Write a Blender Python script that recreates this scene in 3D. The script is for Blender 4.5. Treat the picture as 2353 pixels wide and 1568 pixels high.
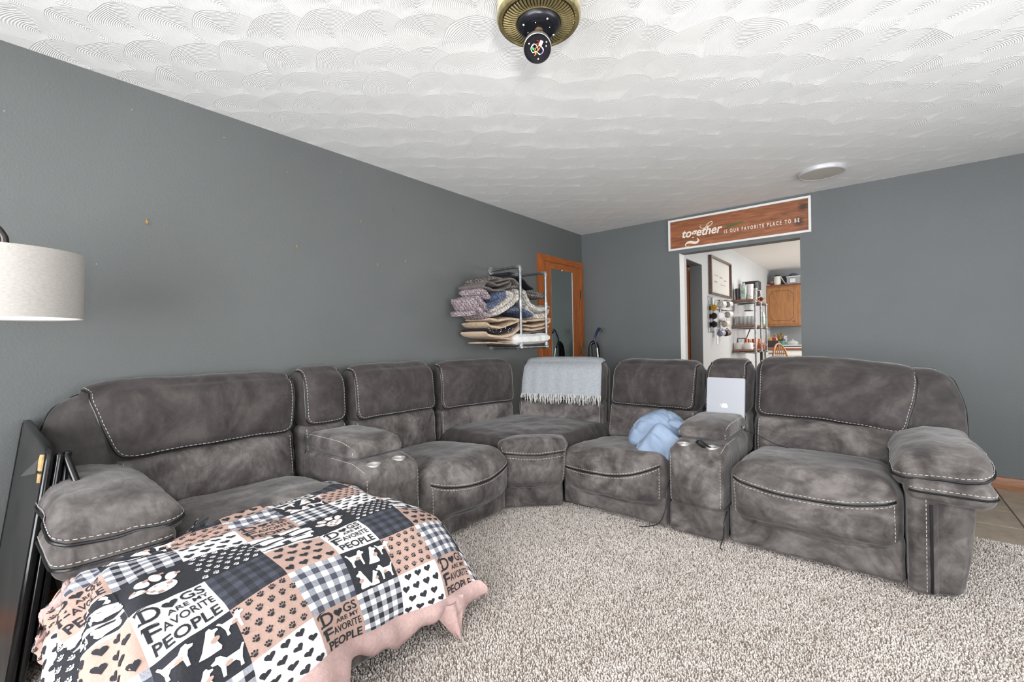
import bpy, bmesh, math, random
import numpy as np
from mathutils import Vector, Matrix, noise
random.seed(7); rng = np.random.default_rng(7)
scene = bpy.context.scene
for o in list(bpy.data.objects): bpy.data.objects.remove(o)

# ------------------------------------------------------------------ camera
CAM = np.array([2.8122, -4.8322, 1.1518]); FPX = 1028.31
_y, _p, _r = 0.6847, -0.0008, -0.0166
_fw = np.array([-math.sin(_y)*math.cos(_p), math.cos(_y)*math.cos(_p), math.sin(_p)])
_ri = np.array([math.cos(_y), math.sin(_y), 0.0]); _up = np.cross(_ri, _fw)
_R = math.cos(_r)*_ri + math.sin(_r)*_up; _U = -math.sin(_r)*_ri + math.cos(_r)*_up
cam_data = bpy.data.cameras.new('camera'); cam = bpy.data.objects.new('camera', cam_data)
scene.collection.objects.link(cam); scene.camera = cam
cam_data.sensor_width = 36.0; cam_data.lens = 36.0*FPX/2353.0; cam_data.clip_start = 0.02; cam_data.clip_end = 60
cam.matrix_world = Matrix(((_R[0], _U[0], -_fw[0], CAM[0]), (_R[1], _U[1], -_fw[1], CAM[1]),
                           (_R[2], _U[2], -_fw[2], CAM[2]), (0, 0, 0, 1)))
# ------------------------------------------------------------------ world, lights, exposure
scene.view_settings.view_transform = 'Standard'; scene.view_settings.look = 'None'
scene.view_settings.gamma = 1.0; scene.view_settings.use_curve_mapping = False
scene.view_settings.exposure = 0.0
world = bpy.data.worlds.new('world'); scene.world = world; world.use_nodes = True
world.node_tree.nodes['Background'].inputs[0].default_value = (0.86, 0.93, 1.0, 1)
world.node_tree.nodes['Background'].inputs[1].default_value = 1.5
def area(name, loc, target, sx, sy, power, col=(1, 1, 1), shape='RECTANGLE', spread=180):
    d = bpy.data.lights.new(name, 'AREA'); d.shape = shape; d.size = sx
    if shape == 'RECTANGLE': d.size_y = sy
    d.energy = power; d.color = col; d.spread = math.radians(spread)
    o = bpy.data.objects.new(name, d); scene.collection.objects.link(o)
    o.location = loc; o.rotation_euler = (Vector(target)-Vector(loc)).to_track_quat('-Z', 'Y').to_euler(); return o
# fill area lights, added in made-up windows out of view
area('window_fill', (4.93, -3.1, 1.35), (0, -1.6, 3.3), 2.6, 1.7, 90, (0.95, 0.98, 1.0))
area('window_fill', (2.3, -6.62, 1.35), (2.3, 0, 3.3), 2.8, 1.7, 196, (0.97, 0.98, 1.0))
# photographer's flash beside the camera, bounced softly at the ceiling
area('camera_flash', (3.10, -4.98, 1.22), (1.6, -2.4, 2.44), 0.16, 0.16, 20, (1, 0.98, 0.95), 'DISK', 125)
area('kitchen_fill', (4.50, 3.3, 1.52), (1.1, 3.3, 1.4), 1.8, 1.0, 95, (1, 0.98, 0.96))  # added kitchen fill, no such source in view
area('hall_fill', (.6, 1.2, 2.40), (.6, 1.2, 0), .3, .3, 10, (1, .96, .9))  # added to brighten the brown door in the dark hall
area('kitchen_ceiling_lamp', (2.4, 2.6, 2.38), (2.4, 2.6, 0), 1.0, 1.0, 32, (1, 0.97, 0.93))

# ------------------------------------------------------------------ helpers: pixels of the photograph to points in the room
def at(px, py, ax, val):
    d = _fw + _R*(px-1176.5)/FPX - _U*(py-784)/FPX
    i = 'xyz'.index(ax); t = (val-CAM[i])/d[i]; return CAM + t*d
# ------------------------------------------------------------------ materials
def s2l(c):
    c = c/255.0
    return c/12.92 if c <= 0.04045 else ((c+0.055)/1.055)**2.4
def rgb(r, g, b): return (s2l(r), s2l(g), s2l(b), 1.0)
class NT:
    def __init__(s, name):
        s.m = bpy.data.materials.new(name); s.m.use_nodes = True; s.t = s.m.node_tree; s.t.nodes.clear()
        s.o = s.n('ShaderNodeOutputMaterial'); s.b = s.n('ShaderNodeBsdfPrincipled'); s.l(s.b.outputs[0], s.o.inputs[0])
    def n(s, t, **k):
        x = s.t.nodes.new(t)
        for a, v in k.items(): setattr(x, a, v)
        return x
    def l(s, a, b): s.t.links.new(a, b)
    def coord(s, k='Object', scale=(1, 1, 1)):
        c = s.n('ShaderNodeTexCoord'); m = s.n('ShaderNodeMapping'); m.inputs['Scale'].default_value = scale
        s.l(c.outputs[k], m.inputs[0]); return m.outputs[0]
    def noise(s, vec, scale, detail=3, rough=.5, dist=0.0):
        x = s.n('ShaderNodeTexNoise'); x.inputs['Scale'].default_value = scale; x.inputs['Detail'].default_value = detail
        x.inputs['Roughness'].default_value = rough; x.inputs['Distortion'].default_value = dist
        if vec is not None: s.l(vec, x.inputs[0])
        return x.outputs[0]
    def ramp(s, fac, stops, interp='LINEAR'):
        r = s.n('ShaderNodeValToRGB'); r.color_ramp.interpolation = interp; e = r.color_ramp.elements
        while len(e) < len(stops): e.new(0.5)
        for i, (p, c) in enumerate(stops):
            e[i].position = p; e[i].color = c if len(c) == 4 else (*c, 1)
        s.l(fac, r.inputs[0]); return r.outputs[0]
    def math(s, op, a, b=None, c=None):
        x = s.n('ShaderNodeMath', operation=op)
        for i, v in enumerate((a, b, c)):
            if v is None: continue
            if isinstance(v, (int, float)): x.inputs[i].default_value = v
            else: s.l(v, x.inputs[i])
        return x.outputs[0]
    def mix(s, fac, a, b):
        x = s.n('ShaderNodeMix', data_type='RGBA')
        for i, v in ((0, fac), (6, a), (7, b)):
            if isinstance(v, (int, float, tuple)): x.inputs[i].default_value = v
            else: s.l(v, x.inputs[i])
        return x.outputs[2]
    def bump(s, h, strength, dist):
        x = s.n('ShaderNodeBump'); x.inputs['Strength'].default_value = strength; x.inputs['Distance'].default_value = dist
        s.l(h, x.inputs['Height']); s.l(x.outputs[0], s.b.inputs['Normal']); return x
    def set(s, **k):
        for a, v in k.items():
            i = s.b.inputs[a.replace('_', ' ')]
            if isinstance(v, (int, float, tuple)): i.default_value = v
            else: s.l(v, i)
        return s
def plain(name, c, rough=.5, metal=0.0, bump=0.0, bscale=200, **k):
    t = NT(name); t.set(Base_Color=c, Roughness=rough, Metallic=metal, **k)
    if bump: t.bump(t.noise(t.coord(), bscale, 3), 0.5, bump)
    return t.m
def mottled(name, c1, c2, scale, rough=.7, bump=0.001, bscale=300, dist=0.0, stretch=(1, 1, 1), metal=0.0):
    t = NT(name); v = t.coord(scale=stretch)
    t.set(Base_Color=t.ramp(t.noise(v, scale, 4, .55, dist), [(.3, c1), (.7, c2)]), Roughness=rough, Metallic=metal)
    if bump: t.bump(t.noise(v, bscale, 2), 0.6, bump)
    return t.m
def wall_paint(name, c1, c2):
    t = NT(name); v = t.coord()
    t.set(Base_Color=t.ramp(t.noise(v, 1.3, 2), [(.3, c1), (.7, c2)]), Roughness=.55)
    t.bump(t.noise(v, 95, 4, .6), .55, .0035); return t.m
M = {}
M['wall'] = wall_paint('grey_wall_paint', rgb(92, 95, 94), rgb(97, 100, 99))
M['wall_back'] = wall_paint('grey_wall_paint_light_shift', rgb(94, 98, 99), rgb(99, 103, 104))  # same paint as the left wall; tone shifted to make up for the light
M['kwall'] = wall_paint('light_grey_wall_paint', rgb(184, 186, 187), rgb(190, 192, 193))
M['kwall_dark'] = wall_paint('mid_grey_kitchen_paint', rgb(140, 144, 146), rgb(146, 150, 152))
M['kceiling'] = plain('smooth_white_ceiling_paint', rgb(226, 223, 220), .9)
def suede(name, lo, mid, hi, seedoff):
    t = NT(name); c = t.n('ShaderNodeTexCoord'); mp = t.n('ShaderNodeMapping'); mp.inputs['Location'].default_value = (seedoff, seedoff*2, 0)
    t.l(c.outputs['Object'], mp.inputs[0]); v = mp.outputs[0]
    a = t.noise(v, 3.4, 4, .55, 1.6); b = t.noise(v, 10, 4, .55, 2.6); f = t.noise(v, 320, 2)
    m2 = t.n('ShaderNodeMapping'); m2.inputs['Scale'].default_value = (5, 22, 9); m2.inputs['Rotation'].default_value = (.4, .6, .8); t.l(v, m2.inputs[0])
    st = t.noise(m2.outputs[0], 1.2, 4, .6, 1.4)
    s = t.math('ADD', t.math('MULTIPLY', a, .56), t.math('ADD', t.math('MULTIPLY', b, .18), t.math('ADD', t.math('MULTIPLY', st, .18), t.math('MULTIPLY', f, .08))))
    col = t.ramp(s, [(.39, lo), (.50, mid), (.62, hi)])
    t.set(Base_Color=col, Roughness=.78, Sheen_Weight=.22, Sheen_Roughness=.4, Specular_IOR_Level=.25)
    h = t.math('ADD', t.math('MULTIPLY', t.noise(v, 7, 3, .5, 1.8), .9), t.math('MULTIPLY', f, .035))
    t.bump(h, .5, .010); return t.m
M['suede'] = suede('grey_brushed_suede', rgb(60, 55, 54), rgb(88, 83, 81), rgb(122, 116, 114), 0)
M['suede_dark'] = suede('dark_brushed_suede', rgb(50, 45, 44), rgb(64, 59, 58), rgb(80, 75, 73), 3)
M['suede_flat'] = suede('grey_suede_side', rgb(50, 47, 46), rgb(62, 58, 57), rgb(76, 72, 71), 5)
M['piping'] = plain('black_vinyl_piping', rgb(22, 22, 24), .35)
M['stitch'] = plain('pale_thread', rgb(196, 190, 184), .8)
M['steel'] = plain('brushed_steel', rgb(222, 220, 216), .42, .8)
M['chrome'] = plain('polished_chrome', rgb(215, 215, 215), .12, 1.0)
M['galv'] = mottled('galvanised_pipe', rgb(112, 114, 116), rgb(160, 162, 164), 30, .4, .0005, 200, metal=.85)
M['galv_fit'] = mottled('galvanised_fitting', rgb(120, 122, 124), rgb(185, 186, 188), 60, .45, .001, 200, metal=.8)
M['black_gloss'] = plain('glossy_black_enamel', rgb(15, 15, 17), .18)
M['black'] = plain('satin_black', rgb(22, 22, 24), .45)
M['white'] = plain('white_ceramic', rgb(228, 225, 220), .25)
M['white_paint'] = plain('white_paint', rgb(225, 225, 223), .5)
M['pewter'] = plain('dark_pewter', rgb(62, 60, 58), .3, .85)
def wood(name, c1, c2, c3, scale, stretch, rough=.35, bump=.0006):
    t = NT(name); v = t.coord(scale=stretch)
    n1 = t.noise(v, scale, 5, .6, .8); n2 = t.noise(v, scale*5, 3, .6)
    s = t.math('ADD', t.math('MULTIPLY', n1, .7), t.math('MULTIPLY', n2, .3))
    t.set(Base_Color=t.ramp(s, [(.33, c1), (.5, c2), (.67, c3)]), Roughness=rough, Coat_Weight=.15)
    t.bump(n2, .4, bump); return t.m
M['wood_v'] = wood('orange_stained_wood_upright', rgb(124, 62, 26), rgb(160, 87, 36), rgb(180, 107, 50), 3, (14, 14, 1.2))
M['wood_y'] = wood('orange_stained_wood_along', rgb(124, 62, 26), rgb(158, 86, 36), rgb(178, 105, 50), 3, (14, 1.2, 14))
M['wood_x'] = wood('orange_oak_baseboard', rgb(108, 62, 30), rgb(140, 86, 44), rgb(160, 106, 60), 3, (1.2, 14, 14))
M['oak'] = wood('golden_oak_cabinet', rgb(130, 84, 42), rgb(156, 104, 56), rgb(174, 122, 70), 3, (9, 9, 1.3))
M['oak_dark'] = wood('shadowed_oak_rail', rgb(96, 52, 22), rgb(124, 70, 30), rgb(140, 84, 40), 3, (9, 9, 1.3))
M['shelf_wood'] = wood('brown_shelf_board', rgb(104, 62, 40), rgb(138, 88, 60), rgb(158, 108, 78), 4, (1.2, 9, 9))
M['frame_wood'] = wood('walnut_picture_frame', rgb(58, 40, 32), rgb(84, 60, 48), rgb(104, 78, 62), 4, (8, 2, 8))

# ------------------------------------------------------------------ objects
def link(name, me, mats, parent=None, smooth=False):
    o = bpy.data.objects.new(name, me)
    for m in (mats if isinstance(mats, (list, tuple)) else [mats]): me.materials.append(m)
    scene.collection.objects.link(o)
    if parent is not None:
        o.parent = parent; o.matrix_parent_inverse = Matrix.Translation(-Vector(world_loc(parent)))
    if smooth: me.shade_smooth()
    return o
def world_loc(o):
    l = Vector(o.location)
    p = o.parent
    while p: 
        if p.type == 'EMPTY': return Vector(p.location)*0 + (l if o.type == 'EMPTY' else Vector((0,0,0)))
        p = p.parent
    return l if o.type == 'EMPTY' else Vector((0, 0, 0))
def empty(name, loc, label, cat, group=None):
    o = bpy.data.objects.new(name, None); scene.collection.objects.link(o); o.location = loc
    o.empty_display_size = .05; return tag(o, label, cat, group)
def tag(o, label, cat, group=None, kind=None):
    o['label'] = label; o['category'] = cat
    if group: o['group'] = group
    if kind: o['kind'] = kind
    return o
def struct(o): o['kind'] = 'structure'; return o
def stuff(o): o['kind'] = 'stuff'; return o
class MB:
    def __init__(s): s.v = []; s.f = []; s.mi = []
    def add(s, vs, fs, mi=0):
        k = len(s.v); s.v += [tuple(map(float, v)) for v in vs]; s.f += [tuple(i+k for i in f) for f in fs]; s.mi += [mi]*len(fs); return s
    def box(s, x0, x1, y0, y1, z0, z1, mi=0, b=0.0, mat=None):
        if b > 0:
            bm = bmesh.new(); bmesh.ops.create_cube(bm, size=1)
            for v in bm.verts: v.co = Vector(((x0+x1)/2+v.co.x*(x1-x0), (y0+y1)/2+v.co.y*(y1-y0), (z0+z1)/2+v.co.z*(z1-z0)))
            bmesh.ops.bevel(bm, geom=bm.edges[:], offset=b, segments=2, profile=.6, affect='EDGES')
            vs = [v.co.copy() for v in bm.verts]; bm.verts.index_update(); fs = [[v.index for v in f.verts] for f in bm.faces]; bm.free()
        else:
            vs = [(x, y, z) for z in (z0, z1) for y in (y0, y1) for x in (x0, x1)]
            fs = [(0, 2, 3, 1), (4, 5, 7, 6), (0, 1, 5, 4), (2, 6, 7, 3), (0, 4, 6, 2), (1, 3, 7, 5)]
        if mat is not None: vs = [mat @ Vector(v) for v in vs]
        return s.add(vs, fs, mi)
    def prism(s, poly, z0, z1, f=lambda a, b, c: (a, b, c), mi=0):
        n = len(poly); vs = [f(a, b, z0) for a, b in poly]+[f(a, b, z1) for a, b in poly]
        fs = [tuple(range(n-1, -1, -1)), tuple(range(n, 2*n))]+[(i, (i+1) % n, n+(i+1) % n, n+i) for i in range(n)]
        return s.add(vs, fs, mi)
    def tube(s, pts, r, n=8, mi=0, closed=False, cap=True):
        P = [Vector(p) for p in pts]; m = len(P); rr = r if isinstance(r, (list, tuple)) else [r]*m
        T = []
        for i in range(m):
            a = P[(i-1) % m] if (closed or i > 0) else P[i]; b = P[(i+1) % m] if (closed or i < m-1) else P[i]
            t = (b-a); T.append(t.normalized() if t.length > 1e-9 else Vector((0, 0, 1)))
        nrm = T[0].orthogonal().normalized(); vs = []
        for i in range(m):
            nrm = (nrm - T[i]*nrm.dot(T[i])); nrm = nrm.normalized() if nrm.length > 1e-6 else T[i].orthogonal().normalized()
            bi = T[i].cross(nrm)
            for k in range(n):
                a = 2*math.pi*k/n; vs.append(P[i]+(nrm*math.cos(a)+bi*math.sin(a))*rr[i])
        fs = []
        for i in range(m if closed else m-1):
            j = (i+1) % m
            fs += [(i*n+k, i*n+(k+1) % n, j*n+(k+1) % n, j*n+k) for k in range(n)]
        if cap and not closed: fs += [tuple(range(n-1, -1, -1)), tuple((m-1)*n+k for k in range(n))]
        return s.add(vs, fs, mi)
    def lathe(s, prof, c=(0, 0, 0), n=32, mi=0, mat=None, ph=0.0, cap=False):
        vs = []; fs = []; m = len(prof)
        for (r, z) in prof:
            for k in range(n):
                a = 2*math.pi*k/n+ph; vs.append(Vector((c[0]+r*math.cos(a), c[1]+r*math.sin(a), c[2]+z)))
        if mat is not None: vs = [mat @ v for v in vs]
        for i in range(m-1): fs += [(i*n+k, i*n+(k+1) % n, (i+1)*n+(k+1) % n, (i+1)*n+k) for k in range(n)]
        if cap and prof[0][0] > 1e-6: fs.append(tuple(range(n-1, -1, -1)))
        if cap and prof[-1][0] > 1e-6: fs.append(tuple((m-1)*n+k for k in range(n)))
        return s.add(vs, fs, mi)
    def sphere(s, c, r, n=12, mi=0):
        rr = (r, r, r) if isinstance(r, (int, float)) else r
        pr = [(max(1e-7, math.sin(math.pi*i/(n//2))), -math.cos(math.pi*i/(n//2))) for i in range(n//2+1)]
        k = len(s.v); s.lathe(pr, n=n, mi=mi)
        s.v[k:] = [(c[0]+v[0]*rr[0], c[1]+v[1]*rr[1], c[2]+v[2]*rr[2]) for v in s.v[k:]]; return s
    def mesh(s, name):
        me = bpy.data.meshes.new(name); me.from_pydata(s.v, [], s.f); me.polygons.foreach_set('material_index', s.mi); me.validate(); me.update(); return me
    def build(s, name, mats, parent=None, smooth=False, angle=None):
        me = s.mesh(name); o = link(name, me, mats, parent)
        if smooth:
            me.shade_smooth()
            if angle is None: angle = 40
            try: me.set_sharp_from_angle(angle=math.radians(angle))
            except Exception: pass
        return o
def resample(P, step, closed=False):
    P = np.asarray(P, float)
    if closed: P = np.vstack([P, P[:1]])
    d = np.r_[0, np.cumsum(np.linalg.norm(np.diff(P, axis=0), axis=1))]; n = max(2, int(d[-1]/step))
    t = np.linspace(0, d[-1], n+1)[:(-1 if closed else None)]
    return np.stack([np.interp(t, d, P[:, k]) for k in range(3)], 1)
def catmull(P, n=8):
    P = np.asarray(P, float); Q = np.vstack([2*P[0]-P[1], P, 2*P[-1]-P[-2]]); out = []
    for i in range(1, len(Q)-2):
        for k in range(n):
            t = k/n; a, b, c, d = Q[i-1], Q[i], Q[i+1], Q[i+2]
            out.append(.5*((2*b)+(c-a)*t+(2*a-5*b+4*c-d)*t*t+(3*b-a-3*c+d)*t**3))
    out.append(P[-1]); return np.array(out)
def dashes(mb, P, step=.0115, gap=.007, r=.0013):
    P = resample(P, .0035); d = np.r_[0, np.cumsum(np.linalg.norm(np.diff(P, axis=0), axis=1))]; t = 0
    while t+step < d[-1]:
        a = [np.interp(t, d, P[:, k]) for k in range(3)]; b = [np.interp(t+step, d, P[:, k]) for k in range(3)]
        mb.tube([a, b], r, 4); t += step+gap

# ------------------------------------------------------------------ soft upholstered blocks
def _axis(h, r, seg):
    a = [-h + r*(1-math.cos(k*math.pi/10)) if False else -h+r*k/5 for k in range(5)]
    n = max(2, int(round((2*h-2*r)/seg))); a += list(np.linspace(-h+r, h-r, n+1)); a += [h-r*(4-k)/5 for k in range(5)]
    return a
class Block:
    """rounded, puffed block: local size (w,d,h) around its centre, mapped to the room by f(Nx3)"""
    def __init__(s, size, r, f, puff=(0, 0, 0), wr=.004, ws=5.0, seg=.03, pw=4, seed=0, wstr=(1, 1, 1)):
        s.h = np.array(size)/2.; s.r = min(r, *(s.h*.98)); s.f = f; s.puff = puff; s.wr = wr; s.ws = ws; s.seg = seg; s.pw = pw; s.seed = seed; s.wstr = wstr
    def map(s, p, off=0.0):
        p = np.asarray(p, float).reshape(-1, 3); h = s.h; q = np.clip(p, -(h-s.r), h-s.r); d = p-q
        L = np.linalg.norm(d, axis=1, keepdims=True); n = d/np.maximum(L, 1e-9)
        Li = np.abs(d).max(axis=1, keepdims=True)
        out = q+n*(Li+off); a = np.abs(p/h)
        for k in range(3):
            if s.puff[k]:
                i, j = [x for x in range(3) if x != k]
                out[:, k] += s.puff[k]*(1-a[:, i]**s.pw)*(1-a[:, j]**s.pw)*(p[:, k]/h[k])
        if s.wr:
            e = Vector((s.seed*3.1, s.seed*7.7, s.seed*1.3)); ws = s.ws; st = s.wstr
            w = np.array([noise.fractal(Vector((v[0]*ws*st[0], v[1]*ws*st[1], v[2]*ws*st[2]))+e, 0.7, 2.1, 3)+.8*abs(noise.noise(Vector((v[0]*ws*st[0]*.8+v[2]*2, v[1]*ws*st[1], v[2]*ws*st[2]*.6))*1.6+e)) for v in out])
            out = out+n*(w*s.wr)[:, None]
        return s.f(out)
    def surf(s):
        h = s.h; A = [_axis(h[k], s.r, s.seg) for k in range(3)]; idx = {}; pts = []; faces = []
        def vid(i, j, k):
            key = (i, j, k)
            if key not in idx: idx[key] = len(pts); pts.append((A[0][i], A[1][j], A[2][k]))
            return idx[key]
        N = [len(a) for a in A]
        for (u, v, w) in ((0, 1, 2), (1, 2, 0), (2, 0, 1)):
            for side in (0, N[w]-1):
                for a in range(N[u]-1):
                    for b in range(N[v]-1):
                        q = []
                        for (da, db) in ((0, 0), (1, 0), (1, 1), (0, 1)):
                            t = [0, 0, 0]; t[u] = a+da; t[v] = b+db; t[w] = side; q.append(vid(*t))
                        faces.append(q if side else q[::-1])
        return np.array(pts), faces
    def build(s, name, mat, parent=None):
        p, f = s.surf(); w = s.map(p); me = bpy.data.meshes.new(name); me.from_pydata([tuple(x) for x in w], [], f); me.update()
        return link(name, me, mat, parent, True)
    def path(s, pts, off=0.0, step=.02):
        return s.map(resample(pts, step), off)
def frame(o, a, b):
    o = np.array(o, float); a = np.array([*a, 0.])/np.linalg.norm(a); b = np.array([*b, 0.])/np.linalg.norm(b)
    return lambda p: o+p[:, :1]*a+p[:, 1:2]*b+p[:, 2:3]*np.array([0, 0, 1.])
# ================================================================== THE SETTING
H = 2.44
def ceiling_material():
    t = NT('swirled_plaster'); c = t.n('ShaderNodeTexCoord')
    mp = t.n('ShaderNodeMapping'); mp.inputs['Rotation'].default_value = (0, 0, math.radians(-45.5)); mp.inputs['Scale'].default_value = (1/.205, 1/.185, 0)
    mp.vector_type = 'POINT'; t.l(c.outputs['Object'], mp.inputs[0])
    wob = t.n('ShaderNodeTexNoise'); wob.inputs['Scale'].default_value = .9; wob.inputs['Detail'].default_value = 0.0; t.l(mp.outputs[0], wob.inputs[0])
    vs = t.n('ShaderNodeVectorMath', operation='MULTIPLY_ADD'); t.l(wob.outputs[1], vs.inputs[0]); vs.inputs[1].default_value = (.5, .5, 0); t.l(mp.outputs[0], vs.inputs[2])
    fl = t.n('ShaderNodeVectorMath', operation='FLOOR'); t.l(vs.outputs[0], fl.inputs[0])
    d_out = None
    for (di, dj) in ((0, 0), (1, 0), (0, 1), (1, 1)):
        a = t.n('ShaderNodeVectorMath', operation='ADD'); t.l(fl.outputs[0], a.inputs[0]); a.inputs[1].default_value = (di, dj, 0)
        w = t.n('ShaderNodeTexWhiteNoise', noise_dimensions='3D'); t.l(a.outputs[0], w.inputs[0])
        j = t.n('ShaderNodeVectorMath', operation='MULTIPLY_ADD'); t.l(w.outputs[1], j.inputs[0]); j.inputs[1].default_value = (.2, .2, 0); t.l(a.outputs[0], j.inputs[2])
        k = t.n('ShaderNodeVectorMath', operation='SUBTRACT'); t.l(vs.outputs[0], k.inputs[0]); t.l(j.outputs[0], k.inputs[1])
        sc = t.n('ShaderNodeVectorMath', operation='MULTIPLY'); t.l(k.outputs[0], sc.inputs[0]); sc.inputs[1].default_value = (1, 1, 0)
        ln = t.n('ShaderNodeVectorMath', operation='LENGTH'); t.l(sc.outputs[0], ln.inputs[0]); d = ln.outputs['Value']
        if d_out is None: d_out = d
        else:
            ins = t.math('LESS_THAN', d, .80); m = t.n('ShaderNodeMix', data_type='FLOAT'); t.l(ins, m.inputs[0]); t.l(d_out, m.inputs[2]); t.l(d, m.inputs[3]); d_out = m.outputs[0]
    rings = t.math('SINE', t.math('MULTIPLY', d_out, 2*math.pi/.036))
    fine = t.noise(mp.outputs[0], 18, 3)
    h = t.math('ADD', t.math('MULTIPLY', d_out, 3.4), t.math('MULTIPLY', t.math('MULTIPLY', rings, t.math('ADD', fine, .3)), .16))
    t.set(Base_Color=rgb(240, 240, 239), Roughness=.75); t.bump(h, 1.0, .0034)
    return t.m
M['ceiling'] = ceiling_material()
def carpet_material(name):
    t = NT(name); v = t.coord()
    a = t.n('ShaderNodeAttribute'); a.attribute_name = 'tint'
    patch = t.noise(v, 2.2, 4, .6)
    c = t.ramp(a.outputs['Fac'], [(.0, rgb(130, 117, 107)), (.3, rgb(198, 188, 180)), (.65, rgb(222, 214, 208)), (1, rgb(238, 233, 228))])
    m = t.n('ShaderNodeMix', data_type='RGBA', blend_type='MULTIPLY'); m.inputs[0].default_value = .8
    t.l(c, m.inputs[6]); t.l(t.ramp(patch, [(.3, (.80, .79, .78, 1)), (.65, (1, 1, 1, 1))]), m.inputs[7])
    t.set(Base_Color=m.outputs[2], Roughness=.95, Specular_IOR_Level=.1, Sheen_Weight=.15); return t.m
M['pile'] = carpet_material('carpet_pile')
tb = NT('carpet_backing'); vv = tb.coord(); tb.set(Base_Color=tb.ramp(tb.noise(vv, 160, 3, .7), [(.35, rgb(96, 86, 78)), (.65, rgb(178, 168, 158))]), Roughness=1); M['backing'] = tb.m
tt = NT('beige_ceramic_tile'); vv = tt.coord(); tt.set(Base_Color=tt.ramp(tt.noise(vv, 7, 5, .65, .8), [(.3, rgb(146, 132, 114)), (.6, rgb(172, 158, 140))]), Roughness=.38); tt.bump(tt.noise(vv, 30, 3), .3, .001); M['tile'] = tt.m
M['grout'] = plain('pale_grout', rgb(176, 166, 150), .9)

YT = -1.265
fl = MB().box(-.15, 5.15, -6.85, YT, -.06, .0).build('floor', M['backing']); struct(fl)
tf = MB().box(-.15, 5.15, YT, .0, -.06, -.007).box(-.15, 5.15, 0, 5.4, -.06, -.007).build('floor', M['grout']); struct(tf)
tbm = {}
def tile_mesh(w, d):
    k = (round(w, 3), round(d, 3))
    if k not in tbm:
        tbm[k] = MB().box(-w/2, w/2, -d/2, d/2, -.006, .0, b=.0012).mesh('tile'); tbm[k].materials.append(M['tile'])
    return tbm[k]
for j in range(4):
    y1 = .026-.321*j; y0 = y1-.321
    for i in range(-4, 3):
        x0 = 3.470+.3*i; o = bpy.data.objects.new('tile', tile_mesh(.294, .317)); scene.collection.objects.link(o); o.parent = tf
        o.location = (x0+.15, (y0+y1)/2 if j < 3 else -1.10, rng.uniform(-.0006, .0006))
        if j == 3: o.scale.y = 1.0
MB().tube([(3.468, .0, -.002), (3.468, -1.26, -.002)], .004, 6).build('tile_seam', plain('dark_joint', rgb(92, 72, 58), .9), tf)
def slab(name, mat, *boxes):
    m = MB()
    for b in boxes: m.box(*b)
    return struct(m.build(name, mat))
OX0, OX1, OZ = 1.190, 2.276, 2.050
slab('ceiling', M['ceiling'], (-.15, 5.15, -6.85, .13, H, H+.08))
slab('wall_left', M['wall'], (-.15, 0, -6.85, .0, -.06, H))
wb = slab('wall_back', M['wall_back'], (-.15, OX0, 0, .13, -.06, H), (OX1, 5.15, 0, .13, -.06, H), (OX0, OX1, 0, .13, OZ, H))
slab('wall_right', M['wall'], (5, 5.15, -6.85, -4.5, -.06, H), (5, 5.15, -1.7, 0, -.06, H), (5, 5.15, -4.5, -1.7, -.06, .45), (5, 5.15, -4.5, -1.7, 2.25, H))
slab('wall_front', M['wall'], (0, .8, -6.85, -6.7, -.06, H), (3.8, 5, -6.85, -6.7, -.06, H), (.8, 3.8, -6.85, -6.7, -.06, .45), (.8, 3.8, -6.85, -6.7, 2.25, H))
M['glass'] = plain('window_glass', (1, 1, 1, 1), 0.0, Transmission_Weight=1.0, IOR=1.45)
for n, (a, b, c, d) in enumerate(((5.02, 5.08, -4.5, -1.7), (.8, 3.8, -6.8, -6.74))):
    m = MB(); g = MB()
    if n == 0:
        m.box(a, b, c, c+.06, .45, 2.25).box(a, b, d-.06, d, .45, 2.25).box(a, b, (c+d)/2-.03, (c+d)/2+.03, .45, 2.25).box(a, b, c, d, .45, .51).box(a, b, c, d, 2.19, 2.25)
        g.box(5.045, 5.055, c+.06, d-.06, .51, 2.19)
    else:
        m.box(a, a+.06, c, d, .45, 2.25).box(b-.06, b, c, d, .45, 2.25).box((a+b)/2-.03, (a+b)/2+.03, c, d, .45, 2.25).box(a, b, c, d, .45, .51).box(a, b, c, d, 2.19, 2.25)
        g.box(a+.06, b-.06, -6.775, -6.765, .51, 2.19)
    w = struct(m.build('window_%d' % (n+1), M['white_paint'])); g.build('pane', M['glass'], w)  # unseen, made up to carry the fill lights
def baseboard(name, f, a0, a1, mat):
    prof = [(0, 0), (.016, 0), (.016, .055), (.012, .066), (.012, .074), (.006, .088), (0, .091)]
    return struct(MB().prism([(p[0], p[1]) for p in prof], a0, a1, f).build(name, mat, smooth=True, angle=25))
baseboard('baseboard_left', lambda a, b, c: (a, c, b), -6.7, -.96, M['wood_y'])
baseboard('baseboard_back', lambda a, b, c: (c, -a, b-.005), OX1, 5.0, M['wood_x'])
baseboard('baseboard_back', lambda a, b, c: (c, -a, b-.005), .0, OX0, M['wood_x'])
baseboard('baseboard_front', lambda a, b, c: (c, -6.7+a, b), 0, 5.0, M['wood_x'])
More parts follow.
